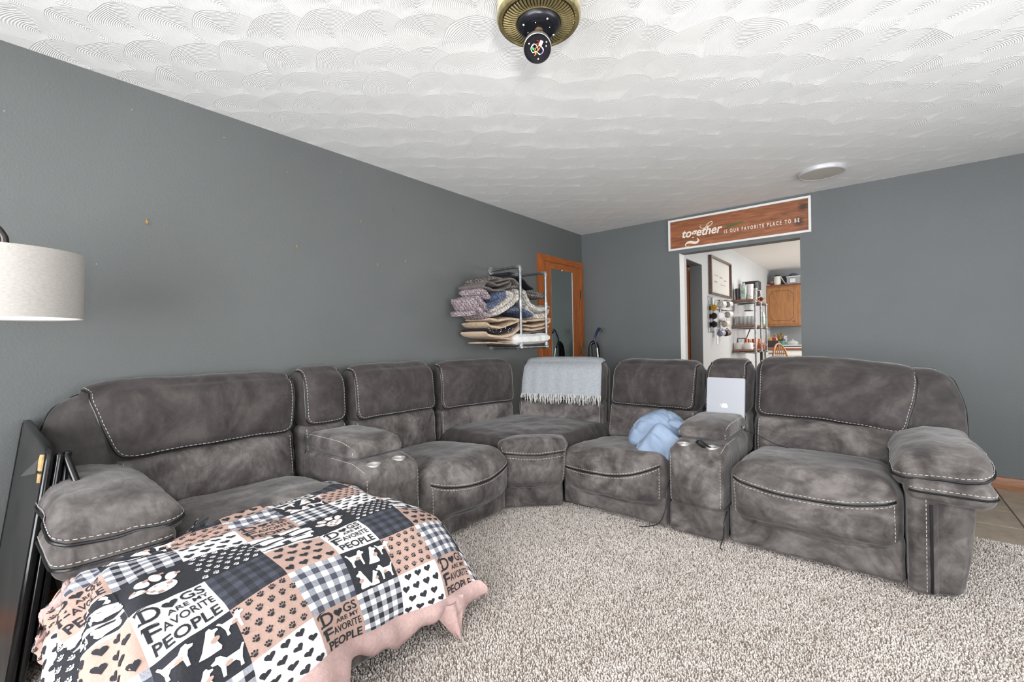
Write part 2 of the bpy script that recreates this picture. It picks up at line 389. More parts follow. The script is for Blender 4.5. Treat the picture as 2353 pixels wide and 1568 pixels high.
# door with long mirror in the left wall, next to the corner
d = MB().box(0, .010, -.885, -.075, .01, 2.02); door = struct(d.build('door_1', M['wood_v']))
for (n, b) in (('door_stile', (0, .014, -.885, -.700, .01, 2.02)), ('door_stile', (0, .014, -.262, -.075, .01, 2.02))):
    MB().box(*b, b=.003).build(n, M['wood_v'], door)
MB().box(0, .014, -.700, -.262, 1.945, 2.02, b=.003).build('door_rail', M['wood_y'], door)
MB().box(.010, .016, -.702, -.262, .25, 1.945, b=.0015).build('mirror_glass', plain('mirror_silver', rgb(178, 190, 186), .02, 1.0), door)
MB().box(.010, .018, -.266, -.258, .25, 1.945).build('mirror_edge', M['white_paint'], door)
MB().sphere((.019, -.48, 1.946), (.004, .012, .008), 8).build('mirror_clip', M['white_paint'], door)
tr = MB()
for poly in ([(-.945, 0), (-.885, 0), (-.885, 2.02), (-.945, 2.085)], [(-.075, 0), (-.012, 0), (-.012, 2.085), (-.075, 2.02)]):
    tr.prism(poly, 0, .022, lambda a, b, c: (c, a, b))
tr.prism([(-.905, 0), (-.885, 0), (-.885, 2.02), (-.905, 2.04)], .02, .030, lambda a, b, c: (c, a, b))
tr2 = MB().prism([(-.885, 2.02), (-.075, 2.02), (-.012, 2.085), (-.945, 2.085)], 0, .022, lambda a, b, c: (c, a, b))
c1 = struct(tr.build('trim_3', M['wood_v'])); tr2.build('casing_head', M['wood_y'], c1)
for z in (1.70, 1.02): MB().box(.014, .026, -.082, -.068, z-.05, z+.05, b=.002).tube([(.026, -.076, z-.052), (.026, -.076, z+.052)], .005, 8).build('hinge', M['pewter'], door)
MB().box(-.001, .06, -.885, -.075, .0, .012).build('threshold', M['wood_y'], door)

# carpet pile: one countless mesh of little bent tufts
def pile():
    regs = []
    x0, x1, y0, y1 = .45, 4.15, -4.75, YT+.01
    sp = .0074; X, Y = np.meshgrid(np.arange(x0, x1, sp), np.arange(y0, y1, sp)); X = X.ravel(); Y = Y.ravel()
    X = X+rng.uniform(-.0035, .0035, X.size); Y = Y+rng.uniform(-.0035, .0035, X.size)
    # leave out what lies under the sofa or far outside the view
    dx = X-CAM[0]; dy = Y-CAM[1]; dep = dx*_fw[0]+dy*_fw[1]; lat = dx*_R[0]+dy*_R[1]
    px = 1176.5+FPX*lat/np.maximum(dep, .01); py = 784+FPX*CAM[2]/np.maximum(dep, .01)
    keep = (dep > .9) & (px > -260) & (px < 2600) & (py < 1900)
    keep &= ~((X > 1.2) & (X < 3.05) & (Y > -2.05)) & ~((X < .75) & (Y > -4.3)) & ~((X < 1.3) & (Y > -2.15))
    X = X[keep]; Y = Y[keep]; n = X.size
    h = rng.uniform(.005, .009, n); a = rng.uniform(0, 2*np.pi, n); bend = rng.uniform(.001, .005, n); ba = rng.uniform(0, 2*np.pi, n)+.0
    r = rng.uniform(.0030, .0044, n); V = np.zeros((n, 6, 3))
    for k in range(3):
        t = a+k*2*np.pi/3
        V[:, k, 0] = X+r*np.cos(t); V[:, k, 1] = Y+r*np.sin(t); V[:, k, 2] = -.002
        V[:, 3+k, 0] = X+bend*np.cos(ba)+.75*r*np.cos(t); V[:, 3+k, 1] = Y+bend*np.sin(ba)+.75*r*np.sin(t); V[:, 3+k, 2] = h+(k == 0)*.002
    F = np.array([[0, 1, 4], [0, 4, 3], [1, 2, 5], [1, 5, 4], [2, 0, 3], [2, 3, 5], [3, 4, 5]])
    V = V.reshape(-1, 3); F = (F[None]+6*np.arange(n)[:, None, None]).reshape(-1, 3)
    me = bpy.data.meshes.new('carpet_pile'); me.vertices.add(len(V)); me.vertices.foreach_set('co', V.ravel())
    me.loops.add(F.size); me.loops.foreach_set('vertex_index', F.ravel().astype(np.int32)); me.polygons.add(len(F))
    me.polygons.foreach_set('loop_start', (3*np.arange(len(F))).astype(np.int32)); me.polygons.foreach_set('loop_total', np.full(len(F), 3, np.int32))
    me.update(calc_edges=True)
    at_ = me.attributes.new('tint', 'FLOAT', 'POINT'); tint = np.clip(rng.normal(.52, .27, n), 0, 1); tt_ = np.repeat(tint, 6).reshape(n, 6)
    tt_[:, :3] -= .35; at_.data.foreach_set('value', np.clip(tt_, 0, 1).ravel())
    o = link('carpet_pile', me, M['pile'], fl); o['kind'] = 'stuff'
    pass
pile()

# ================================================================== SECTIONAL SOFA
sofa = empty('sectional_sofa', (1.0, -2.35, 0), 'large grey suede corner sectional recliner sofa with white stitching and black piping', 'sofa')
RF = frame((0, -2.19, 0), (1, 0), (0, 1))          # local x = room x, local y = distance behind the front
LF = frame((.84, 0, 0), (0, 1), (-1, 0))           # left run: local x = room y
def sblock(fr, lo, hi, r, deform=None, **k):
    lo = np.array(lo, float); hi = np.array(hi, float); c = (lo+hi)/2; size = hi-lo
    def f(p):
        q = p+c
        if deform is not None: q = deform(q)
        return fr(q)
    b = Block(size, r, f, **k); b.lo = lo; b.hi = hi; b.c = c; return b
_seed = [0]
def nseed(): _seed[0] += 1; return _seed[0]
def seam(b, pts, parent, pipe=True, st=(.014,), pr=.0042, step=.02, off=.0015):
    """piping and dashed stitching along a path on a block; st = sideways offsets given as lists of points"""
    if pipe: MB().tube(b.path(pts, off, step), pr, 6).build('piping', M['piping'], parent, True)
def stitch(b, pts, parent, off=.0012, step=.0105, gap=.0068):
    m = MB(); dashes(m, b.path(pts, off, .012), step, gap); stuff(m.build('stitching', M['stitch'], parent))
def back_unit(fr, x0, x1, flare=(0, 0), z0=.625, z1=1.0, zl=.36, front=.655, lean=.30, tb=None, seed=None, lum=(0, 0), depth=.19, slump=(0, 0), sl=.12):
    sd = nseed(); w = x1-x0; xc = (x0+x1)/2
    def dfh(q):
        q = q.copy(); t = (q[:, 2]-z0)/(z1-z0); s = (q[:, 0]-xc)/(w/2)
        q[:, 0] += np.where(s > 0, flare[1], -flare[0])*np.abs(s)*np.clip(t, 0, 1.2)
        q[:, 1] += lean*(q[:, 2]-z0)+.055*np.clip(t-.6, 0, 1)**2*2.5-.012
        q[:, 2] -= .016*np.abs(s)**6+np.where(s > 0, slump[1], slump[0])*np.abs(s)
        return q
    def dfl(q):
        q = q.copy(); q[:, 1] += lean*.7*(q[:, 2]-z0); return q
    g = .008
    lb = sblock(fr, (x0+g+lum[0], front+.005, zl), (x1-g-lum[1], front+depth, z0+.03), .05, dfl, puff=(0, .03, 0), wr=.006, ws=6, seed=sd+50, wstr=(1, 1, 1.6))
    lo = lb.build('lumbar_cushion', M['suede'], sofa)
    hb = sblock(fr, (x0+g, front-.005, z0), (x1-g, front+depth+.02, z1), .075, dfh, puff=(0, .036, .012), wr=.0065, ws=5.2, seed=sd, wstr=(1, 1, .8))
    ho = hb.build('headrest_cushion', M['suede_dark'], sofa)
    h = hb.h; e = .93
    def U(k):
        X = h[0]-k; Zb = -h[2]+k; c = .05
        P = [(-X, h[1]*.3, h[2]), (-X, -h[1]+.01, h[2]), (-X, -h[1], h[2]-.02), (-X, -h[1], Zb+c), (-X+.012, -h[1], Zb+.016), (-X+c, -h[1], Zb)]
        return P+[(-p[0], p[1], p[2]) for p in P[::-1]]
    MB().tube(hb.path(U(.014), .0, .015), .0042, 6).build('piping', M['piping'], ho, True)
    m = MB(); dashes(m, hb.path(U(.030), .001, .012)); stuff(m.build('stitching', M['stitch'], ho))
    l = lb.h
    for s in (-1, 1):
        MB().tube(lb.path([(s*(l[0]-.014), -l[1], l[2]-.03), (s*(l[0]-.014), -l[1], -l[2]+.04)], 0), .0036, 6).build('piping', M['piping'], lo, True)
        m = MB(); dashes(m, lb.path([(s*(l[0]-.030), -l[1], l[2]-.03), (s*(l[0]-.030), -l[1], -l[2]+.05)], .001)); stuff(m.build('stitching', M['stitch'], lo))
    # padded shell behind the cushions
    def dsh(q):
        q = q.copy(); q[:, 1] += sl*np.clip(q[:, 2]-.35, 0, 1)
        t = np.clip((q[:, 2]-z0)/(z1-z0), 0, 1.2); s = (q[:, 0]-xc)/(w/2); q[:, 0] += np.where(s > 0, flare[1], -flare[0])*np.abs(s)*t
        return q
    sblock(fr, (x0+.001, front+.12, .05), (x1-.001, front+depth+.06, z1-.055), .05, dsh, wr=.002, seed=sd, seg=.06).build('back_shell', M['suede_flat'], sofa)
    return hb, lb
def seat_unit(fr, x0, x1, y0=0.0, depth=.70, z0=.16, z1=.455, sag=0.03, ends=(0, 0), crown=.03, arc=0.0, tilt=0.0, zb=.30, name='seat_cushion'):
    sd = nseed(); w = x1-x0; xc = (x0+x1)/2
    def df(q):
        q = q.copy(); s = (q[:, 0]-xc)/(w/2); yy = np.clip((q[:, 1]-y0)/depth, 0, 1)
        q[:, 2] -= .055*yy**1.5*(q[:, 2] > z0+.12)
        q[:, 2] += tilt*s*(q[:, 2]-z0)/(z1-z0)
        q[:, 1] -= arc*(1-s*s)*(1-yy)
        return q
    b = sblock(fr, (x0+.006, y0-.02, z0), (x1-.006, y0+depth, z1), .085, df, puff=(0, .028, crown), wr=.0075, ws=4.6, seed=sd, wstr=(1, 1.5, 1))
    o = b.build('seat_cushion', M['suede'], sofa); h = b.h
    # the seam that runs across the front of the seat
    def line(dz, inset=.004):
        out = []
        for i in range(25):
            s = -1+2*i/24; z = h[2]-.075-sag*(1-s*s)-ends[0]*(s < 0)*s*s-ends[1]*(s > 0)*s*s+dz
            out.append((s*(h[0]-inset), -h[1], z))
        return out
    MB().tube(b.path(line(0), .001, .02), .0055, 6).build('piping', M['piping'], o, True)
    m = MB(); dashes(m, b.path(line(.013), .001, .012)); dashes(m, b.path(line(-.015), .001, .012))
    for s in (-1, 1): dashes(m, b.path([(s*(h[0]-.016), -h[1], h[2]-.10-ends[0 if s < 0 else 1]), (s*(h[0]-.016), -h[1], -h[2]+.03)], .001, .012))
    stuff(m.build('stitching', M['stitch'], o))
    sblock(fr, (x0+.004, y0+.012, .025), (x1-.004, y0+.10, z0+.07), .022, None, puff=(0, .008, 0), wr=.003, seed=sd+9).build('base_panel', M['suede'], sofa)
    return b
def console(fr, x0, x1, mirror=1, lid_front=.11):
    sd = nseed()
    bd = sblock(fr, (x0+.004, -.03, .175), (x1-.004, .62, .545), .045, lambda q: np.stack([q[:, 0], q[:, 1], q[:, 2]-.035*np.clip(1-(q[:, 1]+.03)/.14, 0, 1)*(q[:, 2] > .3)+.0*q[:, 1]], 1), puff=(0, .006, .0), wr=.002, seed=sd, seg=.025)
    bo = bd.build('console_body', M['suede'], sofa); h = bd.h
    for s in (-1, 1):
        P = [(s*(h[0]-.006), .02, h[2]), (s*(h[0]-.006), -h[1]+.03, h[2]), (s*(h[0]-.006), -h[1], h[2]-.04), (s*(h[0]-.006), -h[1], -h[2]+.01)]
        m = MB(); dashes(m, bd.path(P, .001, .012)); stuff(m.build('stitching', M['stitch'], bo))
    sblock(fr, (x0+.004, -.012, .02), (x1-.004, .10, .19), .018, None, wr=.002, seed=sd).build('base_panel', M['suede'], sofa)
    sblock(fr, (x0+.01, .05, .03), (x1-.01, .7, .30), .02, None, wr=0, seg=.1).build('console_base', M['suede_flat'], sofa)
    ld = sblock(fr, (x0+.012, lid_front, .552), (x1-.012, .60, .640), .04, lambda q: np.stack([q[:, 0], q[:, 1], q[:, 2]-.028*np.clip(1-(q[:, 1]-lid_front)/.16, 0, 1)**2*(q[:, 2] > .58)], 1), puff=(0, .004, .012), wr=.004, seed=sd+3, seg=.025)
    lo = ld.build('console_lid', M['suede'], sofa); h = ld.h
    m = MB()
    for s in (-1, 1): dashes(m, ld.path([(s*(h[0]-.006), h[1]-.03, h[2]), (s*(h[0]-.006), -h[1]+.03, h[2]), (s*(h[0]-.006), -h[1], h[2]-.02), (s*(h[0]-.006), -h[1], -h[2]+.01)], .001, .012))
    stuff(m.build('stitching', M['stitch'], lo))
    xc = (x0+x1)/2; cut = MB()
    for s in (-1, 1): cut.lathe([(0, -.10), (.0362, -.10), (.0362, .08), (0, .08)], fr(np.array([[xc+s*.078, .045, .528]]))[0], 28)
    co = cut.build('cutter', M['suede']); bo_ = bo; md = bo_.modifiers.new('b', 'BOOLEAN'); md.operation = 'DIFFERENCE'; md.object = co; md.solver = 'EXACT'
    bpy.context.view_layer.update(); nm = bpy.data.meshes.new_from_object(bo_.evaluated_get(bpy.context.evaluated_depsgraph_get())); bo_.modifiers.clear(); bo_.data = nm; bpy.data.objects.remove(co)
    nm.set_sharp_from_angle(angle=math.radians(50))
    for s in (-1, 1):
        c = fr(np.array([[xc+s*.078, .045, .5275]]))[0]
        mm = MB().lathe([(.0, -.0375), (.034, -.0375), (.034, .0005), (.0375, .003), (.0405, .0025), (.0405, 0.0), (.0355, -.002), (.0355, -.039), (0, -.039)], c, 28)
        mm.build('cup_holder', M['steel'], sofa, True, 30)
    return bd, ld
def console_top_cut(): pass
# ---- right run
hbR = back_unit(RF, 2.165, 2.955, flare=(.01, .085), z0=.615, slump=(-.005, .05))
c7 = back_unit(RF, 1.835, 2.150, z0=.625, z1=.985)
b6 = back_unit(RF, 1.105, 1.820, z0=.61, z1=.97)
seatR = seat_unit(RF, 2.165, 2.90, depth=.70, sag=.030, ends=(-.005, -.012), crown=.045, arc=.03, z1=.465)
conR = console(RF, 1.842, 2.152)
seat6 = seat_unit(RF, 1.10, 1.832, y0=-.02, depth=.72, z0=.13, z1=.43, sag=.055, ends=(.05, -.03), crown=.03, arc=.05, tilt=.02)
# ---- left run
hbL = back_unit(LF, -4.43, -3.62, flare=(.13, .03), z0=.635, z1=.99, lean=.08, front=.63, depth=.125, sl=0.0)
c2 = back_unit(LF, -3.605, -3.285, z0=.65, z1=1.005, lean=.09, front=.63, depth=.125, sl=0.0)
b3 = back_unit(LF, -3.27, -2.555, z0=.635, z1=1.0, lean=.09, front=.63, depth=.125, sl=0.0)
seatL = seat_unit(LF, -4.36, -3.62, depth=.66, z1=.45, sag=.02)
conL = console(LF, -3.605, -3.255)
seat3 = seat_unit(LF, -3.245, -2.545, y0=-.05, depth=.75, z0=.14, z1=.44, sag=.05, ends=(.0, .0), crown=.035, arc=.05, tilt=0.0)
# ---- corner wedge: two backs, the curved seat and its narrow front flap
def fr2(P, Q):
    P = np.array(P, float); Q = np.array(Q, float); a = (Q-P)/np.linalg.norm(Q-P); b = np.array([-a[1], a[0]]); o = P-b*.655
    return frame((o[0], o[1], 0), a, b), float(np.linalg.norm(Q-P))
f4, w4 = fr2((.19, -2.53), (.335, -1.765)); f5, w5 = fr2((.345, -1.755), (1.085, -1.545))
b4 = back_unit(f4, .0, w4, z0=.61, z1=.985, lean=.06, depth=.11, sl=0.0)
b5 = back_unit(f5, .0, w5, z0=.615, z1=.975, lean=.25)
def wedge(q):     # square -> curved corner seat
    FL, FR, BR, BL = (np.array(v) for v in ((.84, -2.53), (1.10, -2.25), (1.12, -1.40), (.05, -2.50)))
    u = (q[:, :1]+1)/2; v = (q[:, 1:2]+1)/2
    p = (1-v)*((1-u)*FL+u*FR)+v*((1-u)*BL+u*BR)+(v*v*4*u*(1-u))*np.array([-.34, .34])
    return np.hstack([p, q[:, 2:3]])
wb_ = Block((2, 2, .30), .10, lambda p: wedge(p+np.array([0, 0, .325])), puff=(0, 0, .03), wr=.009, ws=3.0, seg=.06, seed=31)
wb_.f = lambda p: wedge(np.stack([p[:, 0], p[:, 1], p[:, 2]+.325-.0*p[:, 1]], 1)); wo = wb_.build('corner_seat', M['suede_dark'], sofa)
fw_, wfw = fr2((.805, -2.615), (1.20, -2.275))
ff = frame((.845, -2.565, 0), (.30, .285), (-.285, .30))
wf = .445
def dfl_(q):
    q = q.copy(); s = (q[:, 0]-wf/2)/(wf/2); t = np.clip((q[:, 2]-.40)/.09, 0, 1)
    q[:, 0] += s*.030*t; q[:, 0] -= s*.018*np.clip((.36-q[:, 2])/.2, 0, 1); q[:, 1] -= .02*(1-s*s); q[:, 2] -= .02*s*s*t; return q
fb = sblock(ff, (0, -.035, .175), (wf, .16, .49), .05, dfl_, puff=(0, .012, .01), wr=.004, seed=44)
fo = fb.build('corner_front_flap', M['suede'], sofa); h = fb.h
MB().tube(fb.path([(-h[0]+.012, -h[1], h[2]-.085), (0, -h[1], h[2]-.10), (h[0]-.012, -h[1], h[2]-.085)], .001), .004, 6).build('piping', M['piping'], fo, True)
m = MB()
for dz in (-.072, -.112): dashes(m, fb.path([(-h[0]+.02, -h[1], h[2]+dz), (0, -h[1], h[2]+dz-.015), (h[0]-.02, -h[1], h[2]+dz)], .001, .012))
for s in (-1, 1): dashes(m, fb.path([(s*(h[0]-.012), -h[1], h[2]-.03), (s*(h[0]-.012), -h[1], -h[2]+.03)], .001, .012))
stuff(m.build('stitching', M['stitch'], fo))
sblock(ff, (.02, .02, .02), (wf-.02, .20, .24), .02, None, wr=.002, seed=4).build('base_panel', M['suede'], sofa)
# ---- arms
def arm(fr, x0, x1, inner):          # inner = +1 when the seat lies towards +x
    xi, xo = (x1, x0) if inner > 0 else (x0, x1); s = 1 if inner > 0 else -1; sd = nseed()
    def dfb(q):
        q = q.copy(); t = np.clip(1-q[:, 2]/.45, 0, 1); u = (q[:, 0]-xi)/(xo-xi)
        q[:, 0] += -(xo-xi)*.16*u*t*t*1.3*0+s*0; q[:, 0] -= (xo-xi)*.22*np.clip(u, 0, 1)*t**2
        return q
    bb = sblock(fr, (min(xi, xo-s*-.0), -.0, .015), (max(xi, xo), .82, .46), .05, dfb, puff=(0, .014, 0), wr=.0035, seed=sd)
    bo = bb.build('arm_body', M['suede'], sofa); h = bb.h
    # raised inner strip with piping that turns outwards below the roll
    xs = lambda f: (-1 if inner < 0 else 1)*h[0]*(1-2*f)
    strip = sblock(fr, ((x0 if inner < 0 else x1-.10), -.035, .02), ((x0+.10 if inner < 0 else x1), .06, .47), .028, None, puff=(0, .006, 0), wr=.003, seed=sd+1)
    so = strip.build('arm_front_strip', M['suede'], sofa); g = strip.h; k = 1 if inner < 0 else -1
    MB().tube(strip.path([(k*(g[0]-.024), -g[1], g[2]-.05), (k*(g[0]-.024), -g[1], -g[2]+.02)], .002), .0055, 6).build('piping', M['piping'], so, True)
    m = MB(); dashes(m, strip.path([(k*(g[0]-.040), -g[1], g[2]-.03), (k*(g[0]-.040), -g[1], -g[2]+.02)], .001, .012)); stuff(m.build('stitching', M['stitch'], so))
    ox = .055
    roll = sblock(fr, ((x0-.012 if inner < 0 else x0-ox), -.055, .425), ((x1+ox if inner < 0 else x1+.012), .80, .535), .052, None, puff=(0, .006, .0), wr=.004, seed=sd+2)
    ro = roll.build('arm_roll', M['suede'], sofa); g = roll.h
    L = [(-g[0]+.01, -g[1], -.004), (g[0], -g[1], -.004), (g[0], g[1]-.1, -.004)] if inner < 0 else [(g[0]-.01, -g[1], -.004), (-g[0], -g[1], -.004), (-g[0], g[1]-.1, -.004)]
    MB().tube(roll.path(L, .001), .0055, 6).build('piping', M['piping'], ro, True)
    m = MB(); dashes(m, roll.path([(a, b, c+.016) for a, b, c in L], .001, .012)); stuff(m.build('stitching', M['stitch'], ro))
    def dfp(q):
        q = q.copy(); u = (q[:, 0]-xi)/(xo-xi); t = np.clip(1-(q[:, 1]+.04)/.24, 0, 1)
        q[:, 2] -= .050*t**2; q[:, 2] -= .035*np.clip(.45-u, 0, 1)*2*(1-.5*t); return q
    pad = sblock(fr, ((x0-.05 if inner < 0 else x0-ox+.005), -.015, .530), ((x1+ox-.005 if inner < 0 else x1+.04), .70, .640), .050, dfp, puff=(0, .012, .018), wr=.008, ws=6, seed=sd+3)
    po = pad.build('arm_pad', M['suede'], sofa); g = pad.h
    z = .0
    L = [(-g[0], g[1]-.2, z), (-g[0], -g[1], z), (-g[0]*.9, -g[1], z), (0, -g[1], z-.008), (g[0]*.9, -g[1], z), (g[0], -g[1], z), (g[0], g[1]-.2, z)]
    MB().tube(pad.path(L, .005), .005, 6).build('piping', M['piping'], po, True)
    m = MB(); dashes(m, pad.path([(a, b, c+.015) for a, b, c in L], .004, .012)); stuff(m.build('stitching', M['stitch'], po))
arm(RF, 2.905, 3.125, -1)
arm(LF, -4.62, -4.37, +1)
# wings at the outer ends of the back
def wing(fr, x0, x1, k, y0=.66, ln=.12, dp=.2):
    def df(q):
        q = q.copy(); t = np.clip((q[:, 2]-.45)/.5, 0, 1); q[:, 1] += ln*t; q[:, 0] += k*(.03*np.sin(t*2.4)-.07*t**3); return q
    b = sblock(fr, (x0, y0, .30), (x1, y0+dp, .95), .075, df, puff=(.01, .01, 0), wr=.005, seed=nseed())
    o = b.build('back_wing', M['suede_flat'], sofa); h = b.h
    MB().tube(b.path([(k*h[0], .0, -h[2]+.05), (k*h[0], .0, h[2]-.04), (k*(h[0]-.03), .0, h[2]), (0, .0, h[2])], .001), .0045, 6).build('piping', M['piping'], o, True)
wing(RF, 2.88, 3.155, 1); wing(LF, -4.62, -4.36, -1, .655, .0, .16)
# extended footrest of the left recliner
def dff(q):
    q = q.copy(); q[:, 2] -= (.11*np.clip((q[:, 0]-1.22)/.24, 0, 1)**1.5+.05*np.clip((q[:, 1]+3.95)/.27, 0, 1)*np.clip((q[:, 0]-1.0)/.4, 0, 1))*np.clip((q[:, 2]-.1)/.2, 0, 1); return q
fbk = sblock(frame((0, 0, 0), (1, 0), (0, 1)), (.86, -4.42, .05), (1.455, -3.68, .405), .06, dff, puff=(.01, 0, .01), wr=.003, seed=77)
fbk.build('footrest', M['suede'], sofa)
# ================================================================== PRINTED FLEECE BLANKET over the footrest
M['fleece_white'] = mottled('white_fleece', rgb(226, 223, 222), rgb(240, 238, 238), 120, .95, .0012, 700)
M['fleece_dark'] = mottled('charcoal_fleece', rgb(36, 37, 42), rgb(50, 51, 57), 200, .95, .0012, 700)
M['fleece_tan'] = mottled('dusty_pink_fleece', rgb(180, 150, 138), rgb(192, 163, 151), 160, .95, .0012, 700)
M['fleece_grey'] = mottled('grey_fleece_check', rgb(132, 134, 142), rgb(168, 170, 178), 260, .95, .0012, 700)
M['fleece_slate'] = mottled('slate_fleece_check', rgb(66, 69, 80), rgb(82, 85, 97), 260, .95, .0012, 700)
M['fleece_pink'] = mottled('plain_pink_fleece_lining', rgb(184, 154, 149), rgb(198, 168, 163), 90, .95, .003, 300)
YJ = lambda j: -4.575+.183*j
X_ = {  # (x, z) per row line -3..6 for every column line
 -2: [(.875, .30), (.875, .28), (.88, .26), (.96, .22), (1.12, .20), (1.30, .19), (1.48, .17), (1.60, .12), (1.62, .06), (1.60, .04)],
 -1: [(.880, .40), (.880, .38), (.885, .37), (.96, .37), (1.12, .36), (1.30, .355), (1.49, .33), (1.63, .27), (1.67, .16), (1.66, .08)],
 0: [(.880, .43), (.885, .45), (.895, .46), (.965, .462), (1.13, .458), (1.327, .462), (1.527, .425), (1.64, .35), (1.69, .23), (1.70, .11)],
 1: [(.86, .44), (.875, .458), (.90, .468), (.955, .462), (1.07, .455), (1.27, .462), (1.464, .442), (1.614, .372), (1.665, .27), (1.67, .14)],
 2: [(.60, .44), (.72, .458), (.84, .465), (.965, .464), (1.09, .460), (1.225, .455), (1.393, .440), (1.553, .370), (1.625, .285), (1.63, .17)],
 3: [(.60, .44), (.72, .458), (.84, .465), (.97, .464), (1.10, .460), (1.239, .456), (1.372, .424), (1.479, .325), (1.515, .21), (1.51, .12)],
 4: [(.60, .44), (.72, .458), (.84, .465), (.965, .464), (1.08, .458), (1.192, .445), (1.339, .402), (1.452, .302), (1.488, .17), (1.49, .09)],
 5: [(.61, .44), (.73, .462), (.85, .468), (.965, .464), (1.075, .452), (1.187, .434), (1.322, .397), (1.441, .29), (1.495, .15), (1.50, .07)],
 6: [(.62, .43), (.73, .44), (.84, .44), (.95, .42), (1.05, .405), (1.175, .365), (1.27, .335), (1.386, .235), (1.475, .11), (1.49, .04)],
 7: [(.63, .40), (.73, .40), (.84, .39), (.94, .34), (1.05, .30), (1.13, .25), (1.27, .20), (1.42, .13), (1.515, .04), (1.53, .03)]}
YO = {(-3, -1): -4.63, (-3, -2): -4.635}
nodes = np.zeros((10, 10, 3))
for jj, j in enumerate(range(-2, 8)):
    for ii, i in enumerate(range(-3, 7)):
        x, z = X_[j][ii]; y = YJ(j)
        if j == -1: y = -4.665
        if j == -2: y = -4.70
        if j == 7: y = -3.425
        if j == 6 and i <= 1: y = -3.628 if i <= 0 else -3.56
        if j == 7 and i <= 1: y = -3.622 if i <= 0 else -3.50
        if j == 5 and i <= 0: y = -3.675
        if j == 1 and i <= -1: y = -4.36+.0*i if i < -1 else -4.40
        nodes[ii, jj] = (x, y, z)
def cr(P, t):      # catmull-rom weights
    n = len(P); k = min(max(int(math.floor(t)), 0), n-2); f = t-k
    g = lambda q: P[q] if 0 <= q < n else (2*P[0]-P[1] if q < 0 else 2*P[n-1]-P[n-2])
    a, b, c, d = g(k-1), g(k), g(k+1), g(k+2)
    return .5*(2*b+(c-a)*f+(2*a-5*b+4*c-d)*f*f+(3*b-a-3*c+d)*f**3)
def cloth(i, j, off=0.0):
    """i = row line (down), j = column line (right)"""
    ii, jj = i+3, j+2
    row = np.array([cr(nodes[:, c], ii) for c in range(10)]); return cr(row, jj)
class Cloth:
    def __init__(s, i0, i1, j0, j1, res):
        s.i0, s.j0, s.res = i0, j0, res; s.ni = int(round((i1-i0)*res)); s.nj = int(round((j1-j0)*res))
        I = i0+np.arange(s.ni+1)/res; J = j0+np.arange(s.nj+1)/res
        A = np.array([[cr(nodes[:, c], i+3) for c in range(10)] for i in I]); P = np.array([[cr(A[a], j+2) for j in J] for a in range(len(I))])
        du = np.gradient(P, axis=0); dv = np.gradient(P, axis=1); N = np.cross(du, dv); N /= np.linalg.norm(N, axis=2, keepdims=True)+1e-9
        if N[s.ni//2, s.nj//2, 2] < 0: N = -N
        w = np.zeros(P.shape[:2])
        for a, i in enumerate(I):
            for b, j in enumerate(J):
                f = noise.noise(Vector((i*.9+.5*j, j*.55-.3*i, 1.7)))*.008+noise.noise(Vector((i*2.6-j*1.2, j*2.1+i, 5.1)))*.0035
                if j < .6: f += .016*math.sin((i+2.2*j)*3.3)*min(1, (.6-j))       # folds on the side that hangs near the table
                if i > 4.2: f += .014*math.sin(j*4.1+1)*min(1, (i-4.2))
                if i < .4 and j < 3: f += .006*math.sin((i*2.4+j*.9)*4)*min(1, .4-i)
                w[a, b] = f
        s.P = P+N*w[..., None]; du = np.gradient(s.P, axis=0); dv = np.gradient(s.P, axis=1); N2 = np.cross(du, dv); N2 /= np.linalg.norm(N2, axis=2, keepdims=True)+1e-9
        s.N = N2 if (N2[s.ni//2, s.nj//2, 2] > 0) else -N2
    def at(s, i, j, off=.0014):
        a = min(max((i-s.i0)*s.res, 0), s.ni-1e-6); b = min(max((j-s.j0)*s.res, 0), s.nj-1e-6); ia, ib = int(a), int(b); fa, fb = a-ia, b-ib
        q = lambda G: (G[ia, ib]*(1-fa)+G[ia+1, ib]*fa)*(1-fb)+(G[ia, ib+1]*(1-fa)+G[ia+1, ib+1]*fa)*fb
        return q(s.P)+q(s.N)*off
CL = Cloth(-3, 5, -2, 7, 16)
blanket = empty('fleece_blanket', (1.2, -4.1, .3), 'fleece blanket printed with patchwork of checks, hearts, paws and dog lettering over the footrest', 'blanket')
KIND = {('A', 0): 'bw', ('A', 1): 'dark', ('A', 2): 'white', ('A', 3): 'dark', ('B', 0): 'white', ('B', 1): 'dark', ('B', 2): 'slate', ('B', 3): 'tan', ('C', 0): 'tan', ('C', 1): 'white', ('C', 2): 'tan', ('C', 3): 'gw'}
M['fleece_mid'] = mottled('dark_slate_fleece_check', rgb(50, 53, 62), rgb(62, 65, 75), 260, .95, .0012, 700)
MATS = ['fleece_white', 'fleece_dark', 'fleece_tan', 'fleece_grey', 'fleece_slate', 'fleece_mid']
def patch_kind(i, j): return KIND[('ABC'[j % 3], i % 4)]
